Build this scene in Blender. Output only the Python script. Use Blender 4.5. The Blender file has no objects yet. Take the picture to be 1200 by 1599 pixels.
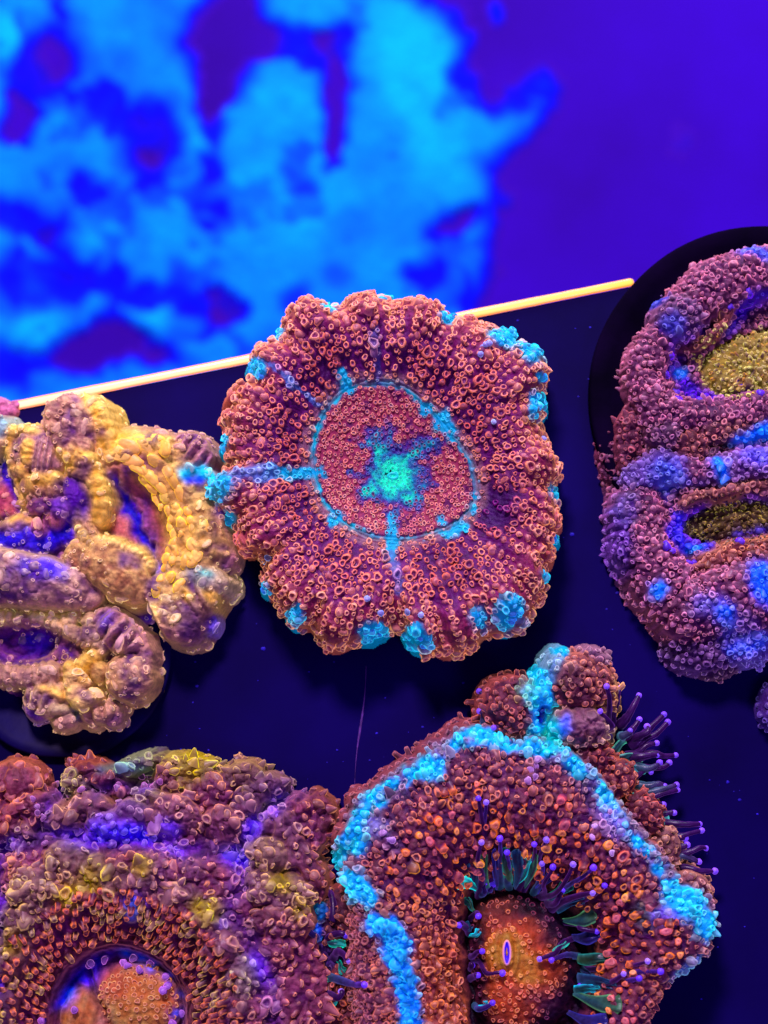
import bpy, math, random
import numpy as np

random.seed(7)
RNG = np.random.default_rng(7)
scene = bpy.context.scene
COL = scene.collection

# ------------------------------------------------------------------ camera
# one Blender unit = one centimetre of the aquarium
scene.unit_settings.scale_length = 0.01
TILT = math.radians(8.0)
DIST = 24.0
TARGET = np.array([0.0, 0.0, 0.6])
RIGHT = np.array([1.0, 0.0, 0.0])
UP = np.array([0.0, math.cos(TILT), math.sin(TILT)])
FWD = np.array([0.0, math.sin(TILT), -math.cos(TILT)])
EYE = TARGET - FWD * DIST
PX = 10.0 / 1200.0                      # centimetres per photo pixel at the corals
cam_d = bpy.data.cameras.new('camera')
cam = bpy.data.objects.new('camera', cam_d)
COL.objects.link(cam)
cam.location = EYE
cam.rotation_euler = (TILT, 0, 0)
cam_d.sensor_fit = 'HORIZONTAL'
cam_d.lens = 100.0
cam_d.sensor_width = 100.0 * 10.0 / DIST
cam_d.clip_start = 0.5
cam_d.clip_end = 500.0
cam_d.dof.use_dof = True
cam_d.dof.focus_distance = DIST - 0.35
cam_d.dof.aperture_fstop = 0.27
scene.camera = cam
scene.render.resolution_x, scene.render.resolution_y = 768, 1024

# ------------------------------------------------------------------ world, light, exposure
w = bpy.data.worlds.new('World'); scene.world = w; w.use_nodes = True
bg = w.node_tree.nodes['Background']
bg.inputs['Color'].default_value = (0.17, 0.04, 0.9, 1)
bg.inputs['Strength'].default_value = 0.18
scene.view_settings.view_transform = 'Standard'
scene.view_settings.look = 'None'
scene.view_settings.exposure = 0.0
scene.view_settings.gamma = 1.0

def area_lamp(name, loc, aim, size, power, color):
    d = bpy.data.lights.new(name, 'AREA'); d.shape = 'RECTANGLE'
    d.size, d.size_y = size; d.energy = power; d.color = color
    o = bpy.data.objects.new(name, d); COL.objects.link(o)
    o.location = loc
    v = np.array(aim, float) - np.array(loc, float)
    from mathutils import Vector
    o.rotation_euler = Vector(v).to_track_quat('-Z', 'Y').to_euler()
    return o

area_lamp('aquarium_lamp_and_fill', (-9, 40, 46), (0, 0, 0), (12, 8), 56000, (0.92, 0.62, 1.0))
area_lamp('aquarium_lamp_and_fill', (24, -34, 46), (0, 0, 0), (22, 12), 11000, (0.42, 0.14, 1.0))  # added violet fill from the near side, no known fixture there
area_lamp('added_tank_fill', (4, 46, 12), (0, 14, -16), (26, 14), 25000, (0.75, 0.85, 1.0))  # added fill that brightens the tank floor, an invented unseen source

scene.render.engine = 'CYCLES'
scene.cycles.use_denoising = True
scene.cycles.max_bounces = 5

# ------------------------------------------------------------------ helpers
def lin(h):
    h = h.lstrip('#')
    c = np.array([int(h[i:i+2], 16) for i in (0, 2, 4)]) / 255.0
    return np.where(c <= 0.04045, c / 12.92, ((c + 0.055) / 1.055) ** 2.4)

def world_at(u, v, z):
    """photo pixel -> point on the horizontal plane of height z"""
    u = np.asarray(u, float); v = np.asarray(v, float)
    dx = (u - 600.0) * PX / DIST
    dy = -(v - 799.5) * PX / DIST
    dirx = dx
    diry = FWD[1] + dy * UP[1]
    dirz = FWD[2] + dy * UP[2]
    t = (z - EYE[2]) / dirz
    return EYE[0] + dirx * t, EYE[1] + diry * t

ZREF = 0.6
def to_world(u, v, h):
    x, y = world_at(u, v, ZREF)
    return np.stack([x, y, np.asarray(h, float) * PX], -1)

def hash3(ix, iy, iz, seed):
    n = (ix.astype(np.int64) * 374761393 + iy.astype(np.int64) * 668265263 + iz.astype(np.int64) * 2147483647 + seed * 974711) & 0xffffffff
    n = ((n ^ (n >> 13)) * 1274126177) & 0xffffffff
    n = (n ^ (n >> 16)) & 0xffffff
    return n / float(0xffffff) * 2 - 1

def vnoise(x, y, seed=0):
    x = np.asarray(x, float); y = np.asarray(y, float)
    ix = np.floor(x); iy = np.floor(y)
    fx = x - ix; fy = y - iy
    fx = fx * fx * fx * (fx * (fx * 6 - 15) + 10); fy = fy * fy * fy * (fy * (fy * 6 - 15) + 10)
    z = np.zeros_like(ix)
    a = hash3(ix, iy, z, seed); b = hash3(ix + 1, iy, z, seed)
    c = hash3(ix, iy + 1, z, seed); d = hash3(ix + 1, iy + 1, z, seed)
    return (a * (1 - fx) + b * fx) * (1 - fy) + (c * (1 - fx) + d * fx) * fy

def fbm(x, y, scale, octaves=4, seed=0):
    s = 0; a = 1.0; n = 0
    ca, sa = math.cos(0.6), math.sin(0.6)
    x = np.asarray(x, float) / scale; y = np.asarray(y, float) / scale
    for k in range(octaves):
        s = s + a * vnoise(x, y, seed + k * 17); n += a
        a *= 0.5
        x, y = (x * ca - y * sa) * 2.03, (x * sa + y * ca) * 2.03
    return s / n

def sstep(a, b, x):
    t = np.clip((x - a) / (b - a), 0, 1)
    return t * t * (3 - 2 * t)

def vivid(c, k=1.14):
    c = np.asarray(c, float); l = c.mean(-1, keepdims=True)
    return np.clip(l + (c - l) * k, 0, 1)

def mesh_object(name, verts, faces, mat, parent=None, col=None, smooth=True, rim=None):
    me = bpy.data.meshes.new(name)
    verts = np.asarray(verts, np.float32); nv = len(verts)
    if isinstance(faces, np.ndarray):
        nf, k = faces.shape
        me.vertices.add(nv); me.vertices.foreach_set('co', verts.ravel())
        me.loops.add(nf * k); me.loops.foreach_set('vertex_index', faces.astype(np.int32).ravel())
        me.polygons.add(nf); me.polygons.foreach_set('loop_start', np.arange(0, nf * k, k, dtype=np.int32))
        me.update(calc_edges=True)
    else:
        me.from_pydata(verts.tolist(), [], faces)
    if col is not None:
        at = me.color_attributes.new('Col', 'FLOAT_COLOR', 'POINT')
        c4 = np.ones((nv, 4), np.float32); c4[:, :3] = col
        at.data.foreach_set('color', c4.ravel())
    if rim is None and col is not None: rim = np.clip(np.asarray(col) * 1.5 + .02, 0, 1)
    if rim is not None:
        at = me.color_attributes.new('Rim', 'FLOAT_COLOR', 'POINT')
        c4 = np.ones((nv, 4), np.float32); c4[:, :3] = vivid(rim, 1.3)
        k = np.asarray(col, float)   # fluorescing pigment: turquoise strongest, then blue and orange
        c4[:, 3] = np.clip((np.minimum(k[:, 1], k[:, 2]) - k[:, 0]) * .6, 0, .5) + np.clip(k[:, 2] - np.maximum(k[:, 0], k[:, 1]), 0, 1) * .15 + np.clip(k[:, 0] - 1.2 * k[:, 2], 0, 1) * .16
        at.data.foreach_set('color', c4.ravel())
    if smooth:
        me.polygons.foreach_set('use_smooth', np.ones(len(me.polygons), bool))
    if mat: me.materials.append(mat)
    o = bpy.data.objects.new(name, me); COL.objects.link(o)
    if parent: o.parent = parent
    return o

def thing(name, label, cat, loc=(0, 0, 0), group=None):
    o = bpy.data.objects.new(name, None); COL.objects.link(o)
    o.location = loc; o['label'] = label; o['category'] = cat
    o.empty_display_size = 0.3
    if group: o['group'] = group
    return o

def structure(o, kind='structure'):
    o['kind'] = kind; return o

def parent_keep(o, root):
    """child of root, staying where its vertices are"""
    o.parent = root
    o.matrix_parent_inverse = root.matrix_world.inverted() if False else o.matrix_parent_inverse
    me = o.data
    co = np.empty(len(me.vertices) * 3, np.float32); me.vertices.foreach_get('co', co)
    co = co.reshape(-1, 3) - np.array(root.location, np.float32)
    me.vertices.foreach_set('co', co.ravel())

# ------------------------------------------------------------------ materials
def new_mat(name):
    m = bpy.data.materials.new(name); m.use_nodes = True
    nt = m.node_tree; b = nt.nodes['Principled BSDF']
    return m, nt, b

def flesh_material(name, rough=0.40, bump=0.6, grain=90.0, mottling=0.35, sheen=0.55, rim=(.30, .85, .95), glow=(.30, .85, .06, 1.0)):
    m, nt, b = new_mat(name)
    N = nt.nodes; L = nt.links
    at = N.new('ShaderNodeAttribute'); at.attribute_name = 'Col'
    tc = N.new('ShaderNodeTexCoord')
    nz = N.new('ShaderNodeTexNoise'); nz.inputs['Scale'].default_value = grain * 0.16
    nz.inputs['Detail'].default_value = 5; nz.inputs['Roughness'].default_value = 0.65
    L.new(tc.outputs['Object'], nz.inputs['Vector'])
    mr = N.new('ShaderNodeMapRange'); mr.inputs['From Min'].default_value = 0.3; mr.inputs['From Max'].default_value = 0.7
    mr.inputs['To Min'].default_value = 1 - mottling; mr.inputs['To Max'].default_value = 1 + mottling
    L.new(nz.outputs['Fac'], mr.inputs['Value'])
    # thin pigmented tissue over a darker body: the pigment layer is seen thicker where the surface turns away
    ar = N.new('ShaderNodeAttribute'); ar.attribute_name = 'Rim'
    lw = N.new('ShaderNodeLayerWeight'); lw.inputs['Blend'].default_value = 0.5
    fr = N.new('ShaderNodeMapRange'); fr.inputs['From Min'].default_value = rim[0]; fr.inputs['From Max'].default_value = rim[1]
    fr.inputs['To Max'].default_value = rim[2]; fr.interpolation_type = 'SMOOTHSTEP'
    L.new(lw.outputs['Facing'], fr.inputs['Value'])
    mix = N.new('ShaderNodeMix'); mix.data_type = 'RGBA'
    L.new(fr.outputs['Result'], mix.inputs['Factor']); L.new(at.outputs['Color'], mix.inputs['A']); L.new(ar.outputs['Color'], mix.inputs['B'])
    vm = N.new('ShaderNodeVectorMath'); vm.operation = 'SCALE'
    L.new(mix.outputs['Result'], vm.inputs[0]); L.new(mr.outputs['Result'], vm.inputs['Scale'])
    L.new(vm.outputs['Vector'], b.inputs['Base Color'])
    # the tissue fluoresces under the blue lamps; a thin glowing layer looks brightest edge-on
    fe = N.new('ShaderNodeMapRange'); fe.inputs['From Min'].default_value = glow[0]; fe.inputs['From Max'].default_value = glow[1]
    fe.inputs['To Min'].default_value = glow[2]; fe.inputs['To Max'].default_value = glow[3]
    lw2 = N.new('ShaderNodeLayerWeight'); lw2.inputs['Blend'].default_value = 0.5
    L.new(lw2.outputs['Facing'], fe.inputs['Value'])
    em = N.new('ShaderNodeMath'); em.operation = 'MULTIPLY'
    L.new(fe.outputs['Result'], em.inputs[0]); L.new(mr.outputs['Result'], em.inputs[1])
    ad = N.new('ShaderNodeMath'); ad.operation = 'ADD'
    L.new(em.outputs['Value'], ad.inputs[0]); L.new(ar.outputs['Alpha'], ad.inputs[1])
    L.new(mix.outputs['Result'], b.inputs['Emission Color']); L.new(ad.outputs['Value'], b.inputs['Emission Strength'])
    n2 = N.new('ShaderNodeTexNoise'); n2.inputs['Scale'].default_value = grain
    n2.inputs['Detail'].default_value = 3
    L.new(tc.outputs['Object'], n2.inputs['Vector'])
    bp = N.new('ShaderNodeBump'); bp.inputs['Strength'].default_value = bump; bp.inputs['Distance'].default_value = 0.02
    L.new(n2.outputs['Fac'], bp.inputs['Height']); L.new(bp.outputs['Normal'], b.inputs['Normal'])
    b.inputs['Roughness'].default_value = rough
    b.inputs['Specular IOR Level'].default_value = 0.22
    b.inputs['Sheen Weight'].default_value = sheen
    b.inputs['Sheen Roughness'].default_value = 0.35
    L.new(ar.outputs['Color'], b.inputs['Sheen Tint'])
    return m

M_flesh = flesh_material('coral_flesh', rough=0.5, sheen=0.4, mottling=0.45, rim=(.35, .9, .85), glow=(.5, 1.0, .02, .22))
M_pap = flesh_material('coral_papilla', rough=0.36, bump=0.15, grain=60, mottling=0.18, sheen=0.8)
M_tent = flesh_material('coral_tentacle', rough=0.3, bump=0.1, grain=60, mottling=0.4, sheen=0.3)

# ------------------------------------------------------------------ height fields for the coral bodies
class Field:
    """plan of a coral on a pixel grid: height H, skin colour C, papilla tip colour T"""
    def __init__(s, u0, u1, v0, v1, step, skin, tip):
        s.u0, s.v0, s.step = u0, v0, step; s.deep = 1.0; s.flesh = 1.0; s.face = 1.0; s.ribk = 1.0
        s.us = np.arange(u0, u1 + step, step); s.vs = np.arange(v0, v1 + step, step)
        s.U, s.V = np.meshgrid(s.us, s.vs)
        s.H = np.full(s.U.shape, -400.0)
        s.C = np.zeros(s.U.shape + (3,)) + lin(skin)
        s.T = np.zeros(s.U.shape + (3,)) + lin(tip)
        s.wu = s.U + 7 * fbm(s.U, s.V, 28, 3, 3) + 2.5 * vnoise(s.U / 7, s.V / 7, 9)
        s.wv = s.V + 7 * fbm(s.U, s.V, 28, 3, 5) + 2.5 * vnoise(s.U / 7, s.V / 7, 11)
    def put(s, h, skin=None, tip=None, k=4.0):
        # smooth maximum of width k
        d = np.clip(0.5 + 0.5 * (h - s.H) / k, 0, 1)
        s.H = s.H * (1 - d) + h * d + k * d * (1 - d)
        if skin is not None: s.C = s.C * (1 - d[..., None]) + lin(skin) * d[..., None]
        if tip is not None: s.T = s.T * (1 - d[..., None]) + lin(tip) * d[..., None]
    def blob(s, u, v, z, rx, ry, rz, rot=0, skin=None, tip=None, k=4.0, ribs=0, ribn=0):
        a = math.radians(rot); ca, sa = math.cos(a), math.sin(a)
        du, dv = s.wu * 0.35 + s.U * 0.65 - u, s.wv * 0.35 + s.V * 0.65 - v
        x = (du * ca + dv * sa) / rx; y = (-du * sa + dv * ca) / ry
        q = np.sqrt(x * x + y * y)
        h = np.where(q < 1, z + rz * np.sqrt(np.clip(1 - q * q, 0, 1)), z - (q - 1) * min(rx, ry) * 5)
        if ribs:
            h = h + s.ribk * ribs * np.cos(x * ribn) * sstep(1.0, 0.75, q)
        s.put(h, skin, tip, k)
    def tube(s, pts, skin=None, tip=None, k=4.0, kz=1.0, ribs=0.0, pitch=9.0):
        """pts: (u, v, z, r); a fleshy fold following them, ribbed across every pitch pixels"""
        best = np.full(s.U.shape, -400.0); run = 0.0
        uu, vv = s.wu * 0.3 + s.U * 0.7, s.wv * 0.3 + s.V * 0.7
        for (a, b) in zip(pts[:-1], pts[1:]):
            ax, ay, az, ar = a; bx, by, bz, br = b
            ex, ey = bx - ax, by - ay; l2 = ex * ex + ey * ey + 1e-6; ln = math.sqrt(l2)
            t = np.clip(((uu - ax) * ex + (vv - ay) * ey) / l2, 0, 1)
            d = np.hypot(uu - ax - t * ex, vv - ay - t * ey)
            r = ar + (br - ar) * t; z = az + (bz - az) * t
            if ribs:
                r = r + s.ribk * ribs * (np.abs(np.sin((run + t * ln) * math.pi / pitch)) - 0.6)
            h = np.where(d < r, z + kz * np.sqrt(np.clip(r * r - d * d, 0, None)), z - (d - r) * 5)
            best = np.maximum(best, h); run += ln
        s.put(best, skin, tip, k)
    def dig(s, u, v, rx, ry, depth, rot=0, skin=None, tip=None, edge=0.35):
        a = math.radians(rot); ca, sa = math.cos(a), math.sin(a)
        du, dv = s.wu * 0.4 + s.U * 0.6 - u, s.wv * 0.4 + s.V * 0.6 - v
        x = (du * ca + dv * sa) / rx; y = (-du * sa + dv * ca) / ry
        q = np.sqrt(x * x + y * y)
        m = sstep(1.0, 1.0 - edge, q)
        s.H = s.H - depth * m
        s.tint(sstep(1.05, 0.85, q), skin, tip)
    def tint(s, m, skin=None, tip=None):
        m = np.clip(m, 0, 1)[..., None]
        if skin is not None: s.C = s.C * (1 - m) + lin(skin) * m
        if tip is not None: s.T = s.T * (1 - m) + lin(tip) * m
    def spot(s, u, v, rx, ry=None, rot=0, skin=None, tip=None, soft=0.45, amt=1.0):
        ry = ry or rx
        a = math.radians(rot); ca, sa = math.cos(a), math.sin(a)
        du, dv = s.wu - u, s.wv - v
        q = np.hypot((du * ca + dv * sa) / rx, (-du * sa + dv * ca) / ry)
        q = q + .3 * fbm(s.U, s.V, 13, 3, 173)
        s.tint(amt * sstep(1 + soft, 1 - soft, q), skin, tip)
    def path_dist(s, pts, warp=1.0):
        uu, vv = s.wu * warp + s.U * (1 - warp), s.wv * warp + s.V * (1 - warp)
        best = np.full(s.U.shape, 1e9)
        for (a, b) in zip(pts[:-1], pts[1:]):
            ex, ey = b[0] - a[0], b[1] - a[1]; l2 = ex * ex + ey * ey + 1e-6
            t = np.clip(((uu - a[0]) * ex + (vv - a[1]) * ey) / l2, 0, 1)
            best = np.minimum(best, np.hypot(uu - a[0] - t * ex, vv - a[1] - t * ey))
        return best
    def stripe(s, pts, width, skin=None, tip=None, soft=0.5, amt=1.0, groove=0.0, warp=1.0):
        d = s.path_dist(pts, warp) / width
        if warp > .9: d = d + .55 * fbm(s.U, s.V, 17, 3, 171)
        m = amt * sstep(1 + soft, 1 - soft, d)
        s.tint(m, skin, tip)
        if groove: s.H = s.H - groove * sstep(1.6, 0.0, d)
        return m
    def rough(s, amp, scale, octaves=4, seed=21):
        s.H = s.H + amp * fbm(s.U, s.V, scale, octaves, seed)
    def bleed(s, px):
        """let neighbouring pigments run into each other"""
        k = max(1, int(px / s.step))
        for A in (s.C, s.T):
            for _ in range(2):
                for ax in (0, 1):
                    acc = np.cumsum(np.concatenate([np.repeat(A.take([0], ax), k + 1, ax), A, np.repeat(A.take([-1], ax), k, ax)], ax), ax)
                    n = A.shape[ax]
                    A[:] = (acc.take(range(2 * k + 1, 2 * k + 1 + n), ax) - acc.take(range(0, n), ax)) / (2 * k + 1)
    def billow(s, amp, scale, seed=22, stretch=1.0, mask=1.0, crest=0.5):
        """lobules parted by sharp creases; their crowns carry the tip pigment"""
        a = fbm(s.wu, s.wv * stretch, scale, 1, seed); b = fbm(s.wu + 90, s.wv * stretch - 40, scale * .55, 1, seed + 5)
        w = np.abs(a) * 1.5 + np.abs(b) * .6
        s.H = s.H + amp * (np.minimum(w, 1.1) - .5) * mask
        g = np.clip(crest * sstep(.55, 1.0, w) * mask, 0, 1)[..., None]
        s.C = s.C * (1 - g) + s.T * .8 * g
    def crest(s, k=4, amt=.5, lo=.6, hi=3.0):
        """tip pigment along convex ridges, also an edge highlight painted into the colour"""
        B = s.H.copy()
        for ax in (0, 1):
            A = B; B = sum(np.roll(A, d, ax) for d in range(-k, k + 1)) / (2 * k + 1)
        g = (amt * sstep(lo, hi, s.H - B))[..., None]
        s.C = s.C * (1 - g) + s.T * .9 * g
    def at(s, A, u, v):
        x = np.clip((np.asarray(u, float) - s.u0) / s.step, 0, len(s.us) - 1.001)
        y = np.clip((np.asarray(v, float) - s.v0) / s.step, 0, len(s.vs) - 1.001)
        i = x.astype(int); j = y.astype(int); fx = x - i; fy = y - j
        if A.ndim == 3: fx = fx[..., None]; fy = fy[..., None]
        return (A[j, i] * (1 - fx) + A[j, i + 1] * fx) * (1 - fy) + (A[j + 1, i] * (1 - fx) + A[j + 1, i + 1] * fx) * fy
    def normals(s):
        hv, hu = np.gradient(s.H, s.step)
        hu = np.clip(hu, -4, 4); hv = np.clip(hv, -4, 4)
        n = np.stack([-hu, hv, np.ones_like(hu)], -1)
        return n / np.linalg.norm(n, axis=-1, keepdims=True)
    def stamp(s, P, amt=0.5, tint=0.06):
        """raise and tint the skin where papillae grow so that they melt into it"""
        for (u, v, r, tp) in P.roots:
            w = 2.1 * r; x = (u - s.u0) / s.step; y = (v - s.v0) / s.step; k = int(w / s.step) + 1
            i0, i1 = max(0, int(x) - k), min(len(s.us), int(x) + k + 2); j0, j1 = max(0, int(y) - k), min(len(s.vs), int(y) + k + 2)
            if i1 <= i0 or j1 <= j0: continue
            d = np.hypot(s.U[j0:j1, i0:i1] - u, s.V[j0:j1, i0:i1] - v) / w
            g = sstep(1.0, 0.1, d)
            s.H[j0:j1, i0:i1] += amt * r * g
            g = (tint * g)[..., None]
            s.C[j0:j1, i0:i1] = s.C[j0:j1, i0:i1] * (1 - g) + tp * g
    def build(s, root, zcut=-6.0, name='flesh', mat=None):
        keep = s.H > zcut
        q = keep[:-1, :-1] | keep[1:, :-1] | keep[:-1, 1:] | keep[1:, 1:]
        H = np.maximum(s.H, zcut - 8)
        P = to_world(s.U, s.V, H).reshape(-1, 3)
        nx = len(s.us)
        j, i = np.nonzero(q)
        a = j * nx + i
        F = np.stack([a, a + nx, a + nx + 1, a + 1], -1)
        used = np.zeros(len(P), bool); used[F.ravel()] = True
        idx = np.cumsum(used) - 1
        o = mesh_object(name, P[used], idx[F], mat or M_flesh, None, vivid(s.C * (s.deep * s.flesh + (1 - s.deep * s.flesh) * sstep(1.3, 2.6, s.C[..., 2] / (s.C[..., 0] + .01)) * .8)[..., None]).reshape(-1, 3)[used], rim=(s.T * .55).reshape(-1, 3)[used])
        parent_keep(o, root)
        return o

def radius_fn(center, pts, smooth=0):
    """polygon round a centre -> radius as a function of the angle"""
    cx, cy = center
    a = np.array([math.atan2(p[1] - cy, p[0] - cx) for p in pts]); r = np.array([math.hypot(p[0] - cx, p[1] - cy) for p in pts])
    o = np.argsort(a); a, r = a[o], r[o]
    A = np.concatenate([a - 2 * math.pi, a, a + 2 * math.pi]); R = np.concatenate([r, r, r])
    grid = np.linspace(-math.pi, math.pi, 1440, endpoint=False)
    g = np.interp(grid, A, R)
    def blur(x, n):
        k = np.hanning(n * 2 + 3); k /= k.sum()
        return np.convolve(np.concatenate([x[-n - 1:], x, x[:n + 1]]), k, 'valid')
    g1 = blur(g, 8 if not smooth else smooth)
    def f(th):
        t = (np.asarray(th) + math.pi) / (2 * math.pi) * 1440
        i = np.floor(t).astype(int); fr = t - i
        return g1[i % 1440] * (1 - fr) + g1[(i + 1) % 1440] * fr
    return f

# ------------------------------------------------------------------ papillae: little fleshy cups, bubbles, fingers and flaps
PROFILES = {  # rings of (radius, height, share of tip colour)
    'cup':    [(1.3, -.25, .0), (1.0, .25, .05), (.86, .7, .18), (.93, 1.08, .75), (.83, 1.27, 1.0), (.66, 1.22, .7), (.5, .85, .08), (0, .66, .0)],
    'bubble': [(1.1, -.3, .1), (1.08, .2, .35), (1.0, .55, .6), (.8, .9, .85), (.45, 1.12, 1.0), (.22, 1.16, .85), (0, 1.14, .6)],
    'finger': [(1.15, -.3, .0), (.92, .5, .1), (.82, 1.2, .3), (.84, 1.8, .65), (.74, 2.25, 1.0), (.45, 2.4, .8), (.2, 2.3, .3), (0, 2.25, .2)],
    'knob':   [(1.0, -.3, .0), (.7, .4, .1), (.62, .9, .25), (.85, 1.25, .7), (.95, 1.6, 1.0), (.7, 1.98, 1.0), (.35, 2.1, .9), (0, 2.12, .8)],
    'stud':   [(1.2, -.3, .0), (.92, .45, .05), (.84, 1.05, .12), (.9, 1.4, .6), (.78, 1.62, 1.0), (.42, 1.7, .85), (.2, 1.64, .6), (0, 1.6, .5)],
    'spike':  [(1.35, -.3, .0), (1.05, .35, .15), (.78, 1.0, .4), (.52, 1.6, .7), (.3, 2.0, 1.0), (.12, 2.12, .9), (0, 2.14, .8)],
    'flap':   [(1.3, -.3, .1), (1.1, .2, .4), (.95, .55, .65), (.75, .85, .95), (.5, 1.05, 1.0), (.25, 1.08, .5), (0, 1.02, .35)],
}
SEG = 10
def papilla_mesh(kind, pos, n, r, skin, tip, lean=(0, 0, 0), stretch=1.0, along=None, rs=None, tall=1.0):
    prof = PROFILES[kind]
    n = np.asarray(n, float) + np.asarray(lean, float); n /= np.linalg.norm(n)
    if along is None:
        a = rs.uniform(0, 2 * math.pi); along = np.array([math.cos(a), math.sin(a), 0.0])
    t = np.asarray(along, float) - n * np.dot(along, n)
    ln = np.linalg.norm(t)
    t = t / ln if ln > 1e-4 else np.array([1.0, 0, 0])
    b = np.cross(n, t)
    ang = np.arange(SEG) / SEG * 2 * math.pi
    wob = 1 + rs.uniform(0, .2) * np.cos(2 * ang + rs.uniform(0, 6.3)) + rs.uniform(0, .17) * np.cos(3 * ang + rs.uniform(0, 6.3)) + rs.normal(0, .05, SEG)
    slope = rs.normal(0, .16, 2); skin = skin * rs.uniform(.75, 1.25)
    bend = rs.normal(0, .16, 2)
    V = []; Cc = []; Rc = []
    for (pr, pz, pw) in prof[:-1]:
        z = pz * tall * (1 + 0)
        rr = pr * wob * (1 + rs.normal(0, .035, SEG))
        x = np.cos(ang) * rr * stretch + bend[0] * pz; y = np.sin(ang) * rr + bend[1] * pz
        zz = z + ((slope[0] * np.cos(ang) + slope[1] * np.sin(ang)) * pr + rs.normal(0, .05, SEG)) * (1 if pz > .3 else 0)
        V.append(pos + r * (x[:, None] * t + y[:, None] * b + zz[:, None] * n))
        ww = np.clip((pw + rs.normal(0, .08, SEG)) * (.85 if kind in ('cup', 'stud') else .45), 0, 1)[:, None]
        rw = 1.0 if pz > -.1 else .35
        if kind == 'cup' and pr < .6: rw = .25
        Rc.append(np.tile(skin * (1 - rw) + tip * rw, (SEG, 1)))
        Cc.append(skin * (1 - ww) + tip * ww)
    pr, pz, pw = prof[-1]
    V.append((pos + r * (bend[0] * pz * t + bend[1] * pz * b + pz * tall * n))[None]); Cc.append((skin * (1 - pw * .6) + tip * pw * .6)[None]); Rc.append(Rc[-1][:1])
    return np.concatenate(V), np.stack([np.concatenate(Cc), np.concatenate(Rc)], 1)

def papilla_faces(kind):
    k = len(PROFILES[kind]) - 1
    F = []
    for j in range(k - 1):
        for i in range(SEG):
            a = j * SEG + i; b = j * SEG + (i + 1) % SEG
            F.append((a, b, b + SEG)); F.append((a, b + SEG, a + SEG))
    top = k * SEG
    for i in range(SEG):
        F.append(((k - 1) * SEG + i, (k - 1) * SEG + (i + 1) % SEG, top))
    return np.array(F)
FACES = {k: papilla_faces(k) for k in PROFILES}

def poisson(mask_fn, box, spacing_fn, seed, tries=9.0):
    rs = np.random.default_rng(seed)
    u0, u1, v0, v1 = box
    smin = 4.0
    n = int((u1 - u0) * (v1 - v0) / 60.0 * tries)
    cu = rs.uniform(u0, u1, n); cv = rs.uniform(v0, v1, n)
    m = mask_fn(cu, cv); cu, cv = cu[m], cv[m]
    sp = spacing_fn(cu, cv)
    order = rs.permutation(len(cu))
    cell = 8.0; grid = {}; out = []
    for i in order:
        u, v, s = cu[i], cv[i], sp[i]
        gi, gj = int(u // cell), int(v // cell); k = int(s // cell) + 1
        ok = True
        for a in range(gi - k, gi + k + 1):
            for b in range(gj - k, gj + k + 1):
                for (x, y) in grid.get((a, b), ()):
                    if (x - u) ** 2 + (y - v) ** 2 < s * s:
                        ok = False; break
                if not ok: break
            if not ok: break
        if ok:
            grid.setdefault((gi, gj), []).append((u, v)); out.append((u, v))
    return np.array(out).reshape(-1, 2)

class Papillae:
    """collects the papillae of one coral; the 300 largest become parts, the rest one part"""
    def __init__(s, field, seed):
        s.f = field; s.N = field.normals(); s.items = []; s.roots = []; s.rs = np.random.default_rng(seed)
    def add(s, u, v, r, kind='cup', skin=None, tip=None, lean=(0, 0, 0), stretch=1.0, along=None, upright=0.35, tall=1.0, dz=0.0, jitter=0.14, h=None):
        f = s.f
        h = float(f.at(f.H, u, v)) + dz if h is None else h
        n = f.at(s.N, u, v); n = n / np.linalg.norm(n)
        n = n * (1 - upright) + np.array([0, 0, 1.0]) * upright
        sk = f.at(f.C, u, v); sk = sk * (f.deep if sk[2] < 2 * sk[0] else .9) if skin is None else lin(skin) * min(1, f.deep * 1.2)
        tp = f.at(f.T, u, v) if tip is None else lin(tip)
        tp = np.clip(tp * (1 + s.rs.normal(0, jitter)) * (1 + s.rs.normal(0, .05, 3)), 0, 1)
        pos = to_world(u, v, h)
        V, Cc = papilla_mesh(kind, pos, n, r * PX, sk, tp, lean, stretch, along, s.rs, tall)
        s.roots.append((u, v, r, tp))
        if tp[2] <= tp[0] * 1.1 and kind != 'stud': Cc[:, 0] *= f.face
        inframe = -5 < u < 1205 and -5 < v < 1604
        s.items.append((r * (PROFILES[kind][-1][1] ** 0.3) * (1 if inframe else 0), kind, V, Cc))
    def build(s, root, limit=290):
        s.items.sort(key=lambda t: -t[0])
        for (_, kind, V, Cc) in s.items[:limit]:
            o = mesh_object('papilla', V, FACES[kind], M_pap, None, Cc[:, 0], rim=Cc[:, 1]); parent_keep(o, root)
        rest = s.items[limit:]
        if rest:
            VV = []; FF = []; CC = []; n = 0
            for (_, kind, V, Cc) in rest:
                VV.append(V); CC.append(Cc); FF.append(FACES[kind] + n); n += len(V)
            o = mesh_object('papillae', np.concatenate(VV), np.concatenate(FF), M_pap, None, np.concatenate(CC)[:, 0], rim=np.concatenate(CC)[:, 1])
            o['kind'] = 'stuff'; parent_keep(o, root)

def outward(c, u, v):
    d = np.array([u - c[0], -(v - c[1]), 0.0]); return d / (np.linalg.norm(d) + 1e-6)

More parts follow.
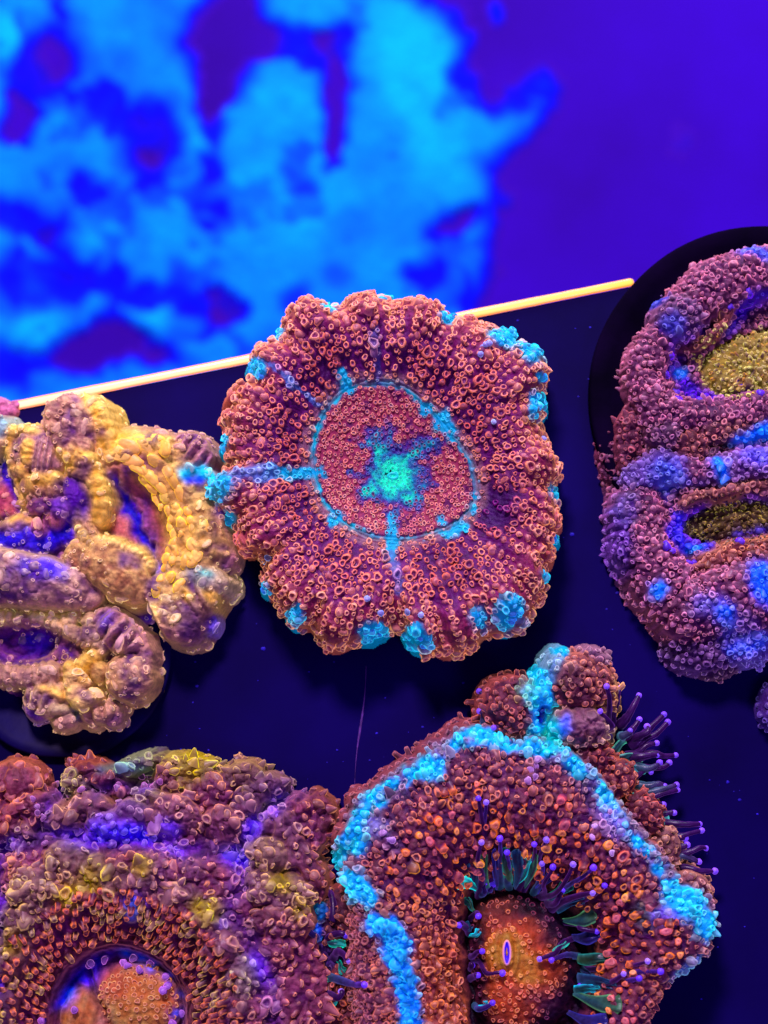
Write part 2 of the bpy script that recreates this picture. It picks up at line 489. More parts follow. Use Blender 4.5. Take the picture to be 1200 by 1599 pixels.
# ------------------------------------------------------------------ tentacles
def tentacle(root, p0, p1, lift, r0, r1, skin, tipcol, ball, skin_tip=None, seed=0):
    """p0, p1: (u, v, height in pixels); a curved tapering tube with a round tip part"""
    rs = np.random.default_rng(seed)
    A = to_world(*p0); B = to_world(*p1)
    mid = (A + B) / 2 + np.array([rs.normal(0, 8) * PX, rs.normal(0, 8) * PX, lift * PX])
    n = 12; seg = 9
    V = []; Cc = []
    s0 = lin(skin); s1 = lin(skin_tip or skin)
    sway = [rs.normal(0, 5) * PX, rs.normal(0, 4) * PX, rs.uniform(2, 6), rs.uniform(0, 6.3)]
    for i in range(n + 1):
        t = i / n
        p = A * (1 - t) ** 2 + 2 * mid * t * (1 - t) + B * t * t
        p = p + np.array([sway[0], sway[1], 0]) * math.sin(sway[2] * t + sway[3]) * math.sin(math.pi * t)
        d = 2 * (1 - t) * (mid - A) + 2 * t * (B - mid); d /= np.linalg.norm(d) + 1e-9
        x = np.cross(d, [0.13, 0.21, 0.96]); x /= np.linalg.norm(x); y = np.cross(d, x)
        r = (r0 + (r1 - r0) * t ** 0.8) * PX * (1 + rs.normal(0, .06))
        a = np.arange(seg) / seg * 2 * math.pi
        V.append(p + r * (np.cos(a)[:, None] * x + np.sin(a)[:, None] * y)); 
        Cc.append(np.tile((s0 * (1 - t) + s1 * t) * (1 + rs.normal(0, .12)), (seg, 1)))
    V = np.concatenate(V); Cc = np.concatenate(Cc)
    F = []
    for j in range(n):
        for i in range(seg):
            a = j * seg + i; b = j * seg + (i + 1) % seg
            F.append((a, b, b + seg, a + seg))
    o = mesh_object('tentacle', V, np.array(F), M_tent, None, np.clip(Cc, 0, 1)); parent_keep(o, root)
    # round tip
    V = []; F = []; rings = 7; sg = 10
    for j in range(rings + 1):
        ph = math.pi * j / rings
        for i in range(sg):
            a = 2 * math.pi * i / sg
            k = ball * PX * (1 + rs.normal(0, .05))
            V.append(B + k * np.array([math.sin(ph) * math.cos(a), math.sin(ph) * math.sin(a), math.cos(ph)]))
    for j in range(rings):
        for i in range(sg):
            a = j * sg + i; b = j * sg + (i + 1) % sg
            F.append((a, a + sg, b + sg, b))
    V = np.array(V)
    c = np.tile(lin(tipcol) * (1 + rs.normal(0, .12)), (len(V), 1))
    t = mesh_object('tip', V, np.array(F), M_pap, None, np.clip(c, 0, 1))
    parent_keep(t, root); t.parent = o
    return o

# ================================================================== the tank floor far below, out of focus
FLOOR_Z = -16.0
def grid_mesh(name, U, V, Z, zplane, mat, col=None, keep=None):
    ny, nx = U.shape
    x, y = world_at(U, V, zplane)
    P = np.stack([x, y, Z], -1).reshape(-1, 3)
    j, i = np.mgrid[0:ny - 1, 0:nx - 1]
    a = (j * nx + i).ravel()
    F = np.stack([a, a + nx, a + nx + 1, a + 1], -1)
    if keep is not None: F = F[keep[:-1, :-1].ravel() | keep[1:, 1:].ravel() | keep[1:, :-1].ravel() | keep[:-1, 1:].ravel()]
    used = np.zeros(len(P), bool); used[F.ravel()] = True; idx = np.cumsum(used) - 1
    return mesh_object(name, P[used], idx[F], mat, None, None if col is None else col.reshape(-1, 3)[used])

def plain_mat(name, color, rough=0.6, spec=0.2, noise=0.3, scale=1.5, color2=None, bump=0.0):
    m, nt, b = new_mat(name); N = nt.nodes; L = nt.links
    tc = N.new('ShaderNodeTexCoord'); nz = N.new('ShaderNodeTexNoise')
    nz.inputs['Scale'].default_value = scale; nz.inputs['Detail'].default_value = 6
    L.new(tc.outputs['Object'], nz.inputs['Vector'])
    mx = N.new('ShaderNodeMix'); mx.data_type = 'RGBA'
    c = np.array(color); c2 = np.array(color2) if color2 is not None else c * (1 + noise)
    mx.inputs['A'].default_value = (*(c * (1 - noise) if color2 is None else c), 1); mx.inputs['B'].default_value = (*c2, 1)
    mr = N.new('ShaderNodeMapRange'); mr.inputs['From Min'].default_value = 0.35; mr.inputs['From Max'].default_value = 0.65
    L.new(nz.outputs['Fac'], mr.inputs['Value']); L.new(mr.outputs['Result'], mx.inputs['Factor'])
    L.new(mx.outputs['Result'], b.inputs['Base Color'])
    b.inputs['Roughness'].default_value = rough; b.inputs['Specular IOR Level'].default_value = spec
    if bump:
        bp = N.new('ShaderNodeBump'); bp.inputs['Strength'].default_value = bump; bp.inputs['Distance'].default_value = 0.05
        n2 = N.new('ShaderNodeTexNoise'); n2.inputs['Scale'].default_value = scale * 12; n2.inputs['Detail'].default_value = 4
        L.new(tc.outputs['Object'], n2.inputs['Vector'])
        L.new(n2.outputs['Fac'], bp.inputs['Height']); L.new(bp.outputs['Normal'], b.inputs['Normal'])
    return m

M_floor = plain_mat('indigo_tank_floor', (0.026, 0.0, 0.21), rough=0.8, spec=0.05, color2=(0.034, 0.0, 0.38), scale=0.16)
gx, gy = np.meshgrid(np.linspace(-90, 90, 61), np.linspace(-70, 110, 61))
zz = FLOOR_Z - 0.3 + 0 * gx
j, i = np.mgrid[0:60, 0:60]; a = (j * 61 + i).ravel()
o = mesh_object('tank_floor', np.stack([gx, gy, zz], -1).reshape(-1, 3), np.stack([a, a + 1, a + 62, a + 61], -1), M_floor)
structure(o)

# pale sand lying in drifts on the floor, with bare hollows
U, V = np.meshgrid(np.arange(-420, 1640, 6.0), np.arange(-420, 900, 6.0))
wu = U + 26 * fbm(U, V, 62, 4, 31); wv = V + 26 * fbm(U, V, 62, 4, 33)
edge_pts = [(640, -420), (620, -60), (690, 8), (728, 50), (733, 105), (765, 152), (822, 150), (862, 108), (874, 124), (854, 182), (806, 228),
            (764, 252), (774, 300), (782, 345), (776, 400), (768, 440), (742, 500), (760, 900), (-420, 900), (-420, -420)]
def poly_sd(U, V, pts):
    inside = np.zeros(U.shape, bool); best = np.full(U.shape, 1e9)
    for (a, b) in zip(pts, pts[1:] + pts[:1]):
        ex, ey = b[0] - a[0], b[1] - a[1]
        t = np.clip(((U - a[0]) * ex + (V - a[1]) * ey) / (ex * ex + ey * ey), 0, 1)
        best = np.minimum(best, np.hypot(U - a[0] - t * ex, V - a[1] - t * ey))
        c = ((a[1] > V) != (b[1] > V)) & (U < ex * (V - a[1]) / (ey + 1e-9) + a[0])
        inside ^= c
    return np.where(inside, best, -best)
S = np.clip((poly_sd(wu, wv, edge_pts) + 14) / 48.0, -0.6, 1.0)
def dent(u, v, rx, ry, amt, rot=0):
    global S
    a = math.radians(rot); ca, sa = math.cos(a), math.sin(a)
    x = ((wu - u) * ca + (wv - v) * sa) / rx; y = (-(wu - u) * sa + (wv - v) * ca) / ry
    S = S - amt * sstep(1.5, 0.45, np.hypot(x, y))
def heap(u, v, rx, ry, amt, rot=0):
    dent(u, v, rx, ry, -amt, rot)
for d in [(348, 50, 62, 95, 1.25), (335, 130, 34, 50, 0.8), (440, 60, 70, 30, 0.75), (520, 80, 34, 44, 0.75), (527, 170, 27, 68, 1.1), (520, 235, 20, 26, 0.5),
          (232, 205, 56, 56, 0.80), (205, 255, 34, 28, 0.35), (345, 195, 22, 36, 0.72), (335, 262, 22, 22, 0.55), (127, 290, 22, 30, 0.62),
          (15, 188, 42, 40, 1.15), (52, 105, 62, 66, 0.8), (100, 60, 46, 60, 0.35), (30, 335, 78, 38, 0.62), (95, 372, 34, 36, 0.5), (50, 430, 78, 50, 0.62), (150, 535, 62, 40, 1.1),
          (168, 430, 30, 24, 0.6), (215, 465, 52, 22, 0.6), (282, 450, 24, 40, 0.5), (345, 470, 36, 26, 0.9), (300, 500, 40, 26, 0.6), (250, 545, 40, 30, 0.55), (705, 345, 48, 22, 0.92, -14), (650, 420, 32, 25, 0.72, -30),
          (455, 465, 26, 26, 0.6), (335, 335, 26, 20, 0.28), (465, 280, 34, 20, 0.25), (560, 355, 32, 36, 0.22), (510, 430, 26, 18, 0.22),
          (180, 560, 120, 30, 0.5), (20, 560, 60, 50, 0.6), (250, 40, 70, 70, 0.12), (170, 120, 50, 80, 0.15)]:
    dent(*d)
for d in [(50, 515, 40, 24, 0.6), (70, 385, 40, 12, 0.4, 30), (140, 470, 30, 22, 0.35), (262, 500, 34, 22, 0.4), (775, 14, 18, 22, 1.25), (830, 292, 44, 34, 0.52, -20),
          (1078, 205, 24, 50, 0.62, 10), (1010, 380, 34, 34, 0.40), (940, 300, 60, 40, 0.2), (0, 70, 14, 34, 0.9), (660, 110, 70, 110, 0.32), (600, 60, 50, 60, 0.2), (690, 260, 60, 70, 0.2), (430, 170, 60, 60, 0.15), (430, 320, 80, 60, 0.15), (1190, 20, 40, 30, 0.25), (915, 5, 24, 14, 0.3)]:
    heap(*d)
S = S + 0.24 * fbm(U, V, 52, 5, 41) - 0.42 * sstep(.12, .45, fbm(U, V, 78, 4, 47)) * sstep(.3, .8, S)
S = S + np.where(U > 1240, 0, 0)
ramp_x = np.array([-1.0, 0.02, 0.10, 0.30, 0.45, 0.75, 1.0, 1.4])
ramp_c = np.array([(.038, 0, .32), (.038, 0, .32), (.010, 0, .40), (0, .0, .66), (0, .008, .80), (0, .12, .86), (.0, .23, .88), (0, .42, .88)])
CS = np.stack([np.interp(S, ramp_x, ramp_c[:, k]) for k in range(3)], -1)
M_sand, nt, b = new_mat('blue_lit_sand')
at = nt.nodes.new('ShaderNodeAttribute'); at.attribute_name = 'Col'
tc = nt.nodes.new('ShaderNodeTexCoord'); nz = nt.nodes.new('ShaderNodeTexNoise'); nz.inputs['Scale'].default_value = 9; nz.inputs['Detail'].default_value = 4
vm = nt.nodes.new('ShaderNodeVectorMath'); vm.operation = 'SCALE'
mr = nt.nodes.new('ShaderNodeMapRange'); mr.inputs['From Min'].default_value = .3; mr.inputs['From Max'].default_value = .7; mr.inputs['To Min'].default_value = .85; mr.inputs['To Max'].default_value = 1.1
nt.links.new(tc.outputs['Object'], nz.inputs['Vector']); nt.links.new(nz.outputs['Fac'], mr.inputs['Value'])
nt.links.new(at.outputs['Color'], vm.inputs[0]); nt.links.new(mr.outputs['Result'], vm.inputs['Scale']); nt.links.new(vm.outputs['Vector'], b.inputs['Base Color'])
b.inputs['Roughness'].default_value = 0.9; b.inputs['Specular IOR Level'].default_value = 0.1
Z = FLOOR_Z - 0.296 + np.clip(S, 0, 1.2) * 0.16 + 0.03 * fbm(U, V, 14, 3, 44) * sstep(.05, .3, S)
o = grid_mesh('sand_bed', U, V, Z, FLOOR_Z, M_sand, CS, keep=S > 0.0)
structure(o)

# ================================================================== shelf with its glowing edge strip
EDGE_A = np.array([*world_at(12, 636, 0.0), 0.0]); EDGE_B = np.array([*world_at(984, 441, 0.0), 0.0])
ed = (EDGE_B - EDGE_A) / np.linalg.norm(EDGE_B - EDGE_A); en = np.array([-ed[1], ed[0], 0])   # en points beyond the edge
shelf = thing('frag_shelf', 'dark navy acrylic shelf carrying the corals, its edge glowing orange', 'shelf', tuple((EDGE_A + EDGE_B) / 2 + np.array([0, -4, -0.2])))
M_shelf = plain_mat('dark_acrylic', (0.0022, 0.0002, 0.035), rough=0.6, spec=0.04, color2=(0.0040, 0.0005, 0.075), scale=0.35, bump=0.03)
a0 = EDGE_A - ed * 6 - en * 0.055; b0 = EDGE_B + ed * 7 - en * 0.055
bot = -en * 18
def slab(p, z0, z1, bev=0.03):
    p = [np.array(q) for q in p]; c = sum(p) / len(p)
    lay = []
    for (z, k) in ((z0, bev), (z0 + bev, 0), (z1 - bev, 0), (z1, bev)):
        for q in p:
            d = (c - q) / np.linalg.norm(c - q); lay.append((*(q + d * k)[:2], z))
    n = len(p); F = [tuple(range(n))[::-1], tuple(range(3 * n, 4 * n))]
    for j in range(3):
        for i in range(n):
            a, b2 = j * n + i, j * n + (i + 1) % n
            F.append((a, b2, b2 + n, a + n))
    return lay, F
v, f = slab([a0 + bot, b0 + bot, b0, a0], -0.45, 0.0)
o = mesh_object('plate', v, f, M_shelf, None, None, smooth=False); parent_keep(o, shelf)

M_glow, nt, b = new_mat('glowing_acrylic_edge')
at = nt.nodes.new('ShaderNodeAttribute'); at.attribute_name = 'Col'
nt.links.new(at.outputs['Color'], b.inputs['Emission Color']); b.inputs['Emission Strength'].default_value = 1.35
b.inputs['Base Color'].default_value = (0.35, 0.12, 0.03, 1); b.inputs['Roughness'].default_value = 0.2
Vv = []; Cc = []; seg = 20
L = np.linalg.norm(EDGE_B - EDGE_A); rw, rh = 0.056, 0.040
stations = [(-1, 0.0), (-.92, .38), (-.7, .71), (-.38, .92), (0, 1)]
ends = [(s * rw, k) for s, k in stations] + [(x, 1) for x in np.linspace(0.4, L - 0.4, 60)] + [(L - s * rw, k) for s, k in stations[::-1]]
for (x, k) in ends:
    t = np.clip(x / L, 0, 1); c = EDGE_A + ed * x
    wob = 1 + 0.05 * math.sin(x * 2.1) + random.uniform(-.03, .03)
    for i in range(seg):
        an = 2 * math.pi * i / seg
        ww = rw * (1.14 - 0.12 * t)
        Vv.append(c + en * (math.cos(an) * ww * max(k, .02) * wob) + np.array([0, 0, math.sin(an) * rh * max(k, .02) + 0.012]))
        core = sstep(0.5, 0.98, math.sin(an)) * (0.25 + .75 * k)
        outer = np.array([1.0, 0.26, 0.12]) * (1 - t) + np.array([1.0, 0.26, 0.03]) * t
        inner = np.array([1.0, 0.84, 0.56]) * (1 - t) + np.array([1.0, 0.66, 0.10]) * t
        cc = outer * (1 - core) + inner * core
        if k < .75: cc = cc * (.6 + .4 * k) + np.array([.25, .05, .12]) * (1 - k)
        Cc.append(cc * (0.95 + 0.1 * random.random()))
F = []
for j in range(len(ends) - 1):
    for i in range(seg):
        a, b2 = j * seg + i, j * seg + (i + 1) % seg
        F.append((a, b2, b2 + seg, a + seg))
o = mesh_object('glowing_edge', np.array(Vv), np.array(F), M_glow, None, np.array(Cc))
o['label'] = 'bright orange glowing strip along the far edge'; parent_keep(o, shelf)

# a scratch in the acrylic, its glint put into the pale colour and width
M_scr = plain_mat('scratched_acrylic', (0.10, 0.03, 0.20), rough=0.4, spec=0.5, noise=0.7, scale=9)
Vv = []; F = []; n = 40
for i in range(n + 1):
    t = i / n
    x, y = world_at(572 - 20 * t + 2 * math.sin(t * 7), 1040 + 215 * t, 0.0)
    hw = 0.003 + 0.016 * math.exp(-((t - .42) / .16) ** 2) * random.uniform(.5, 1)
    Vv += [(x - hw, y, 0.004), (x, y, 0.008), (x + hw, y, 0.004)]
    if i:
        k = 3 * (i - 1); F += [(k, k + 3, k + 4, k + 1), (k + 1, k + 4, k + 5, k + 2)]
o = mesh_object('scratch', np.array(Vv), np.array([f[::-1] for f in F]), M_scr); o['label'] = 'pale hairline scratch'; parent_keep(o, shelf)

# specks of detritus on the shelf
M_speck = plain_mat('blue_detritus', (0.02, 0.01, 0.42), rough=0.7, noise=0.6, scale=4)
Vv = []; F = []
rs = np.random.default_rng(5)
for k in range(240):
    u = rs.uniform(0, 1200); vv = rs.uniform(470, 1599); r = abs(rs.normal(0, 1)) * 1.2 + 0.5
    p = np.array([*world_at(u, vv, 0.0), 0.0])
    if np.dot(p - EDGE_A, en) > -0.2: continue
    b3 = len(Vv)
    for z, q in ((0.002, 1.0), (r * .4 * PX, .7)):
        for i in range(6):
            an = i / 6 * 2 * math.pi
            Vv.append(p + np.array([math.cos(an) * r * q * PX * rs.uniform(.6, 1.6), math.sin(an) * r * q * PX * rs.uniform(.5, 1.2), z]))
    for i in range(6):
        F.append((b3 + i, b3 + (i + 1) % 6, b3 + 6 + (i + 1) % 6, b3 + 6 + i))
    F.append(tuple(b3 + 6 + i for i in range(6)))
o = mesh_object('detritus_specks', Vv, F, M_speck); o['kind'] = 'stuff'

def disc_plug(root, u, v, r, h, mat, rb=0.05, name='plug', rough=0.0):
    """round frag plug: a turned disc with a rounded rim"""
    x, y = world_at(u, v, h); n = 96
    R = r * PX
    prof = [(R - .12, 0.004), (R - .02, 0.03), (R, .08), (R, h - rb), (R - rb * .3, h - rb * .3), (R - rb, h), (R * .9, h), (R * .88, h - .03), (0.02, h - .03)]
    Vv = []; F = []
    for (q, z) in prof:
        for i in range(n):
            an = 2 * math.pi * i / n
            k = 1 + rough * vnoise(np.array([math.cos(an) * 3 + 7]), np.array([math.sin(an) * 3]), 3)[0]
            Vv.append((x + q * k * math.cos(an), y + q * k * math.sin(an), z))
    for j in range(len(prof) - 1):
        for i in range(n):
            a, b2 = j * n + i, j * n + (i + 1) % n
            F.append((a, b2, b2 + n, a + n))
    o = mesh_object(name, np.array(Vv), np.array(F), mat); parent_keep(o, root)
    return o
M_plug = plain_mat('black_plug', (0.0022, 0.0003, 0.008), rough=0.85, spec=0.02, noise=0.5, scale=1.2, bump=0.08)
M_plug2 = plain_mat('navy_plug', (0.002, 0.0004, 0.02), rough=0.6, spec=0.1, color2=(0.003, 0.0008, 0.075), scale=0.9, bump=0.1)

def root_at(u, v):
    x, y = world_at(u, v, ZREF); return (float(x), float(y), 0.0)

# ================================================================== 1. the open round coral in the middle
def center_coral():
    root = thing('button_coral', 'round open coral, orange and purple with a glowing turquoise centre', 'coral', root_at(610, 735))
    c = (612.0, 735.0)
    out = [(575, 464), (600, 470), (612, 476), (622, 472), (650, 470), (680, 474), (695, 488), (703, 500), (716, 500), (745, 503), (770, 515), (785, 519), (803, 533), (826, 541),
           (846, 556), (851, 590), (846, 607), (845, 622), (848, 640), (838, 660), (848, 690), (866, 715), (867, 745), (860, 765), (866, 800), (868, 830), (860, 858), (848, 885), (850, 915),
           (835, 942), (822, 972), (805, 985), (775, 988), (757, 990), (742, 1006), (715, 1018), (690, 1010), (668, 1017), (648, 1008), (632, 986), (612, 980), (585, 992),
           (560, 999), (530, 1011), (508, 1004), (486, 976), (462, 978), (448, 958), (428, 930), (413, 905), (420, 878), (412, 868), (388, 860), (374, 838), (366, 812), (352, 800), (336, 780),
           (332, 762), (346, 742), (362, 728), (352, 700), (358, 672), (352, 660), (366, 630), (368, 606), (392, 598), (396, 575), (398, 552), (422, 538), (438, 533), (444, 508), (456, 484),
           (478, 472), (500, 477), (518, 484), (534, 480), (552, 466)]
    ring = [(545, 606), (585, 600), (625, 606), (662, 632), (695, 672), (726, 708), (741, 745), (742, 785), (718, 815), (680, 832), (640, 842), (605, 843), (560, 831), (522, 806),
            (500, 772), (490, 730), (490, 690), (504, 650), (524, 622)]
    Ro = radius_fn(c, out); Rs = radius_fn(c, out, 60); Ri = radius_fn(c, ring)
    f = Field(300, 910, 430, 1050, 1.4, '#5c1060', '#ff9c78'); f.deep = .8
    du, dv = f.U - c[0], f.V - c[1]
    th = np.arctan2(dv, du); rr = np.hypot(du, dv)
    thw = th + 0.02 * fbm(f.U, f.V, 30, 3, 51)
    R = Ro(th); I = Ri(thw)
    t = (rr - I) / (R - I)
    tx = [-1.0, -.5, -.15, -.05, 0.0, .06, .2, .45, .7, .85, .94, 1.0]
    hz = [62, 68, 80, 87, 84, 90, 100, 122, 130, 122, 104, 74]
    tin = np.where(rr < I, rr / I - 1, t)
    h = np.interp(tin, tx, hz)
    h = np.where(t > 1, 74 - (rr - R) * 9, h)
    lobe = (R - Rs(th)) / 10.0
    h = h + 16 * np.clip(lobe, -1.2, 1) * sstep(0.35, 0.9, tin) * (t < 1.2)
    # radial folds
    h = h + 3.5 * np.cos(th * 22 + 1.5 * fbm(f.U, f.V, 60, 2, 52)) * sstep(0.1, 0.7, tin)
    f.put(h, k=1.0)
    n1 = fbm(f.U, f.V, 26, 4, 55); n2 = fbm(f.U, f.V, 9, 3, 56)
    f.H = f.H + 4 * n1 * sstep(0.0, .4, tin) + 2.0 * n2 + 0.7 * np.cos(th * 150 + 14 * n1) * sstep(.02, .1, tin)
    # skin colours: orange-brown outside and in the disc, dark purple trough outside the ring
    f.tint(sstep(0.45, 0.95, tin + 0.2 * n1), '#8a3050', '#ffae84')
    f.tint(sstep(-.02, -.1, tin), '#963c58', '#ffa688'); f.tint(.8 * sstep(.1, .5, fbm(f.U, f.V, 22, 3, 58)) * sstep(-.02, -.1, tin), '#4c1458', '#d87c80')
    for (a0, amt) in [(-1.2, .8), (-2.2, .9), (2.75, .9), (2.1, .55), (1.1, .75), (-.55, .8), (0.35, 1.0), (-2.9, .9)]:
        d = np.abs(np.angle(np.exp(1j * (th - a0))))
        f.tint(amt * sstep(.42, .1, d) * sstep(.04, .15, tin) * sstep(.62, .35, tin + .15 * n1), '#42064f', '#d8705c')
    dd = np.abs(np.angle(np.exp(1j * (th - 0.36)))); bare = sstep(.24, .06, dd + .1 * n1) * sstep(0.02, .1, tin) * sstep(.62, .3, tin)
    f.tint(bare, '#3c0352', '#8a2a80')
    # cyan ring with folds
    dr = np.abs(rr - I)
    f.tint(sstep(8, 1.5, dr + 7.0 * fbm(f.U, f.V, 15, 3, 59) + 2.5 * n2) * (.55 + .45 * sstep(-.3, .2, fbm(f.U, f.V, 34, 2, 60))), '#12a8b4', '#39d5dc')
    f.tint(.6 * sstep(13, 4, np.abs(rr - I - 9) + 6 * n1), '#9a7478', '#e9a97c')
    f.H = f.H + 1.6 * np.cos(dr * 1.1) * sstep(16, 4, dr)
    f.H = f.H - 4 * sstep(3.5, 0, np.abs(rr - I + 5))
    # turquoise centre, a ragged star that fades into the disc
    core = [(616, 740, 44, 46, 0, 1.05), (642, 714, 32, 16, -35, .75), (662, 698, 26, 14, -10, .6), (592, 702, 18, 34, -14, .8), (580, 765, 18, 22, 35, .8), (640, 776, 18, 24, -25, .8), (612, 682, 9, 24, 5, .45), (562, 742, 26, 9, 5, .4), (612, 800, 9, 24, 0, .5), (662, 752, 28, 10, 10, .45), (560, 690, 14, 8, 40, .4)]
    star = np.zeros(f.U.shape)
    wu2 = f.U + 13 * fbm(f.U, f.V, 16, 4, 61); wv2 = f.V + 13 * fbm(f.U, f.V, 16, 4, 63)
    for (u, v, rx, ry, ro, am) in core:
        a_ = math.radians(ro); x = ((wu2 - u) * math.cos(a_) + (wv2 - v) * math.sin(a_)) / rx; y = (-(wu2 - u) * math.sin(a_) + (wv2 - v) * math.cos(a_)) / ry
        star = np.maximum(star, am * np.clip(1.35 - np.hypot(x, y), 0, 1.2))
    star = star + .3 * fbm(f.U, f.V, 8, 3, 65) * (star > .02)
    f.tint(.95 * sstep(.02, .3, star), '#3a2478', '#4a5ab0'); f.tint(.85 * sstep(.25, .75, star), '#0a86a0', '#18b8b8'); f.tint(sstep(.55, 1.15, star), '#08e8a8', '#30ffc8')
    # spokes
    cy, cy2 = '#109cb8', '#38cce0'
    f.stripe([(500, 738), (455, 742), (425, 744)], 9, cy, cy2); f.stripe([(425, 746), (385, 752), (350, 762)], 13, '#4f6fa8', '#86b9e0', amt=.85)
    f.stripe([(613, 812), (613, 868)], 9, cy, cy2); f.stripe([(613, 868), (616, 930)], 8, '#4a5f98', '#9a9ad0', amt=.7)
    f.stripe([(548, 612), (532, 588)], 7, cy, cy2); f.stripe([(500, 640), (460, 612), (420, 575)], 5, '#3f6aa8', '#7fb4e8', amt=.8)
    f.stripe([(588, 600), (588, 520)], 4.5, '#44508c', '#8aa8d8', amt=.7)
    f.stripe([(700, 832), (722, 826)], 8, cy, cy2)
    for (u, v, r) in [(688, 662, 14), (700, 676, 12), (528, 806, 11), (519, 816, 10), (545, 605, 11), (737, 776, 8), (690, 812, 8), (664, 640, 9), (738, 800, 7)]:
        f.spot(u, v, r, skin=cy, tip=cy2)
    # cyan margin bubbles sitting in the notches
    cyan_pts = [(785, 536, 20), (826, 562, 20), (838, 634, 14), (828, 650, 9), (842, 598, 8), (700, 502, 12), (708, 494, 9), (600, 470, 6), (515, 484, 9), (437, 528, 9), (404, 582, 12), (396, 572, 9), (412, 592, 9), (359, 690, 8), (350, 700, 6),
                (348, 768, 20), (358, 812, 12), (465, 964, 13), (576, 988, 13), (592, 984, 10), (650, 990, 13), (660, 1003, 12), (745, 968, 14), (790, 962, 20), (800, 950, 12), (862, 770, 9), (866, 842, 6), (848, 900, 6), (420, 918, 9)]
    for (u, v, r) in cyan_pts:
        th0 = math.atan2(v - c[1], u - c[0]); r0 = math.hypot(u - c[0], v - c[1]); q = r0 / float(Ro(th0))
        z = 56 + 40 * (1 - min(1, max(0, (q - .8) / .2)))
        f.blob(u, v, z, r, r, r * 1.25, 0, '#128ab0', '#3fc8e0', k=3)
        f.spot(u, v, r * 1.1, skin='#128ab0', tip='#46cce6')
    for (u, v, r) in [(425, 600, 14), (365, 625, 13), (360, 650, 12), (488, 486, 16), (575, 480, 18), (655, 486, 20), (730, 515, 20), (428, 555, 16), (525, 990, 20), (700, 995, 26), (720, 985, 20), (432, 915, 14), (385, 845, 16),
                      (855, 730, 16), (860, 815, 14), (835, 585, 18), (845, 870, 16), (830, 925, 16), (480, 960, 16)]:
        f.blob(u, v, 80, r * .8, r * .8, r, 0, '#a04858', '#ff9f80', k=5)
    P = Papillae(f, 11); rs = np.random.default_rng(3)
    Rmax = lambda u, v: np.hypot(u - c[0], v - c[1]) / Ro(np.arctan2(v - c[1], u - c[0]))
    def tt(u, v):
        a_ = np.arctan2(v - c[1], u - c[0]); r_ = np.hypot(u - c[0], v - c[1]); i_ = Ri(a_); o_ = Ro(a_)
        return np.where(r_ < i_, r_ / i_ - 1, (r_ - i_) / (o_ - i_))
    # mantle
    pts = []
    NR = 124
    for k_ in range(NR):
        a0 = (k_ + rs.normal(0, .16)) * 2 * math.pi / NR
        i_, o_ = float(Ri(a0)), float(Ro(a0)); r_ = i_ + rs.uniform(4, 12)
        while r_ < o_ - 1:
            q = (r_ - i_) / (o_ - i_)
            if not (q < .36 and k_ % 2) or (q < .2 and k_ % 4 == 1) or (q > .24 and k_ % 4 == 3):
                aa = a0 + rs.normal(0, 1.6) / r_
                pts.append((c[0] + r_ * math.cos(aa), c[1] + r_ * math.sin(aa)))
            r_ += (9.5 + 2.5 * float(sstep(.05, .3, q)) - 3.2 * float(sstep(.5, .85, q))) * rs.uniform(.75, 1.25)
    for (u, v) in pts:
        q = float(tt(u, v)); a_ = math.atan2(v - c[1], u - c[0])
        if abs(math.remainder(a_ - .36, 2 * math.pi)) < .17 and q < .5 and rs.random() < .8 * (1 - q): continue
        size = min(7.8, 4.4 * math.exp(rs.normal(0, .27))) * (0.62 + .38 * float(sstep(.03, .3, q)))
        out_ = outward(c, u, v)
        kind = 'cup' if rs.random() < .97 - .4 * q else rs.choice(['flap', 'flap', 'flap', 'bubble'])
        P.add(u, v, size, kind, lean=out_ * (0.15 + .35 * q), along=out_, stretch=rs.uniform(.9, 1.3), upright=.3, tall=rs.uniform(.8, 1.25))
        if rs.random() < .22 and q > .2:
            P.add(u + rs.uniform(-5, 5), v + rs.uniform(-5, 5), size * .62, 'cup', lean=out_ * .3, upright=.3)
    # disc
    pts = poisson(lambda u, v: (tt(u, v) < -.05), (480, 750, 595, 850), lambda u, v: np.where(np.hypot(u - 614, v - 742) < 40, 5.0, 6.0), 22, tries=14)
    for (u, v) in pts:
        near = math.hypot((u - 614) / 1.0, (v - 742) / 1.2) < 38
        P.add(u, v, rs.uniform(1.5, 2.3) if near else rs.uniform(2.0, 3.6), 'cup', skin='#0a4a78' if near else rs.choice(['#451050', '#5c1850', '#7a2c4c']), stretch=rs.uniform(.85, 1.4), tip=None, upright=.6, tall=.6 if near else .9, jitter=.2)
    # the margin curls down: cups on its flank too
    for k_ in range(420):
        a_ = rs.uniform(-math.pi, math.pi); r_ = float(Ro(a_)); zz = rs.uniform(22, 84)
        r_ += (74 - zz) / 9 - 1.5; u, v = c[0] + r_ * math.cos(a_), c[1] + r_ * math.sin(a_)
        hh = float(f.at(f.H, u, v)); zz = max(zz, hh) if hh > zz else zz
        out_ = outward(c, u, v)
        P.add(u, v, min(8, 5.0 * math.exp(rs.normal(0, .25))), rs.choice(['cup', 'flap', 'bubble'], p=[.5, .4, .1]), lean=out_ * 1.6, upright=.9, h=zz, tall=rs.uniform(.8, 1.3), stretch=rs.uniform(.9, 1.4))
    # cyan beads along the ring and in the spokes
    for k_ in range(44):
        a_ = k_ / 44 * 2 * math.pi; r_ = float(Ri(a_)) + rs.normal(0, 4)
        P.add(c[0] + r_ * math.cos(a_), c[1] + r_ * math.sin(a_), rs.uniform(2, 3.6), 'bubble', tip=rs.choice(['#39c0d4', '#2ca0b8', '#d89a80']), tall=.6)
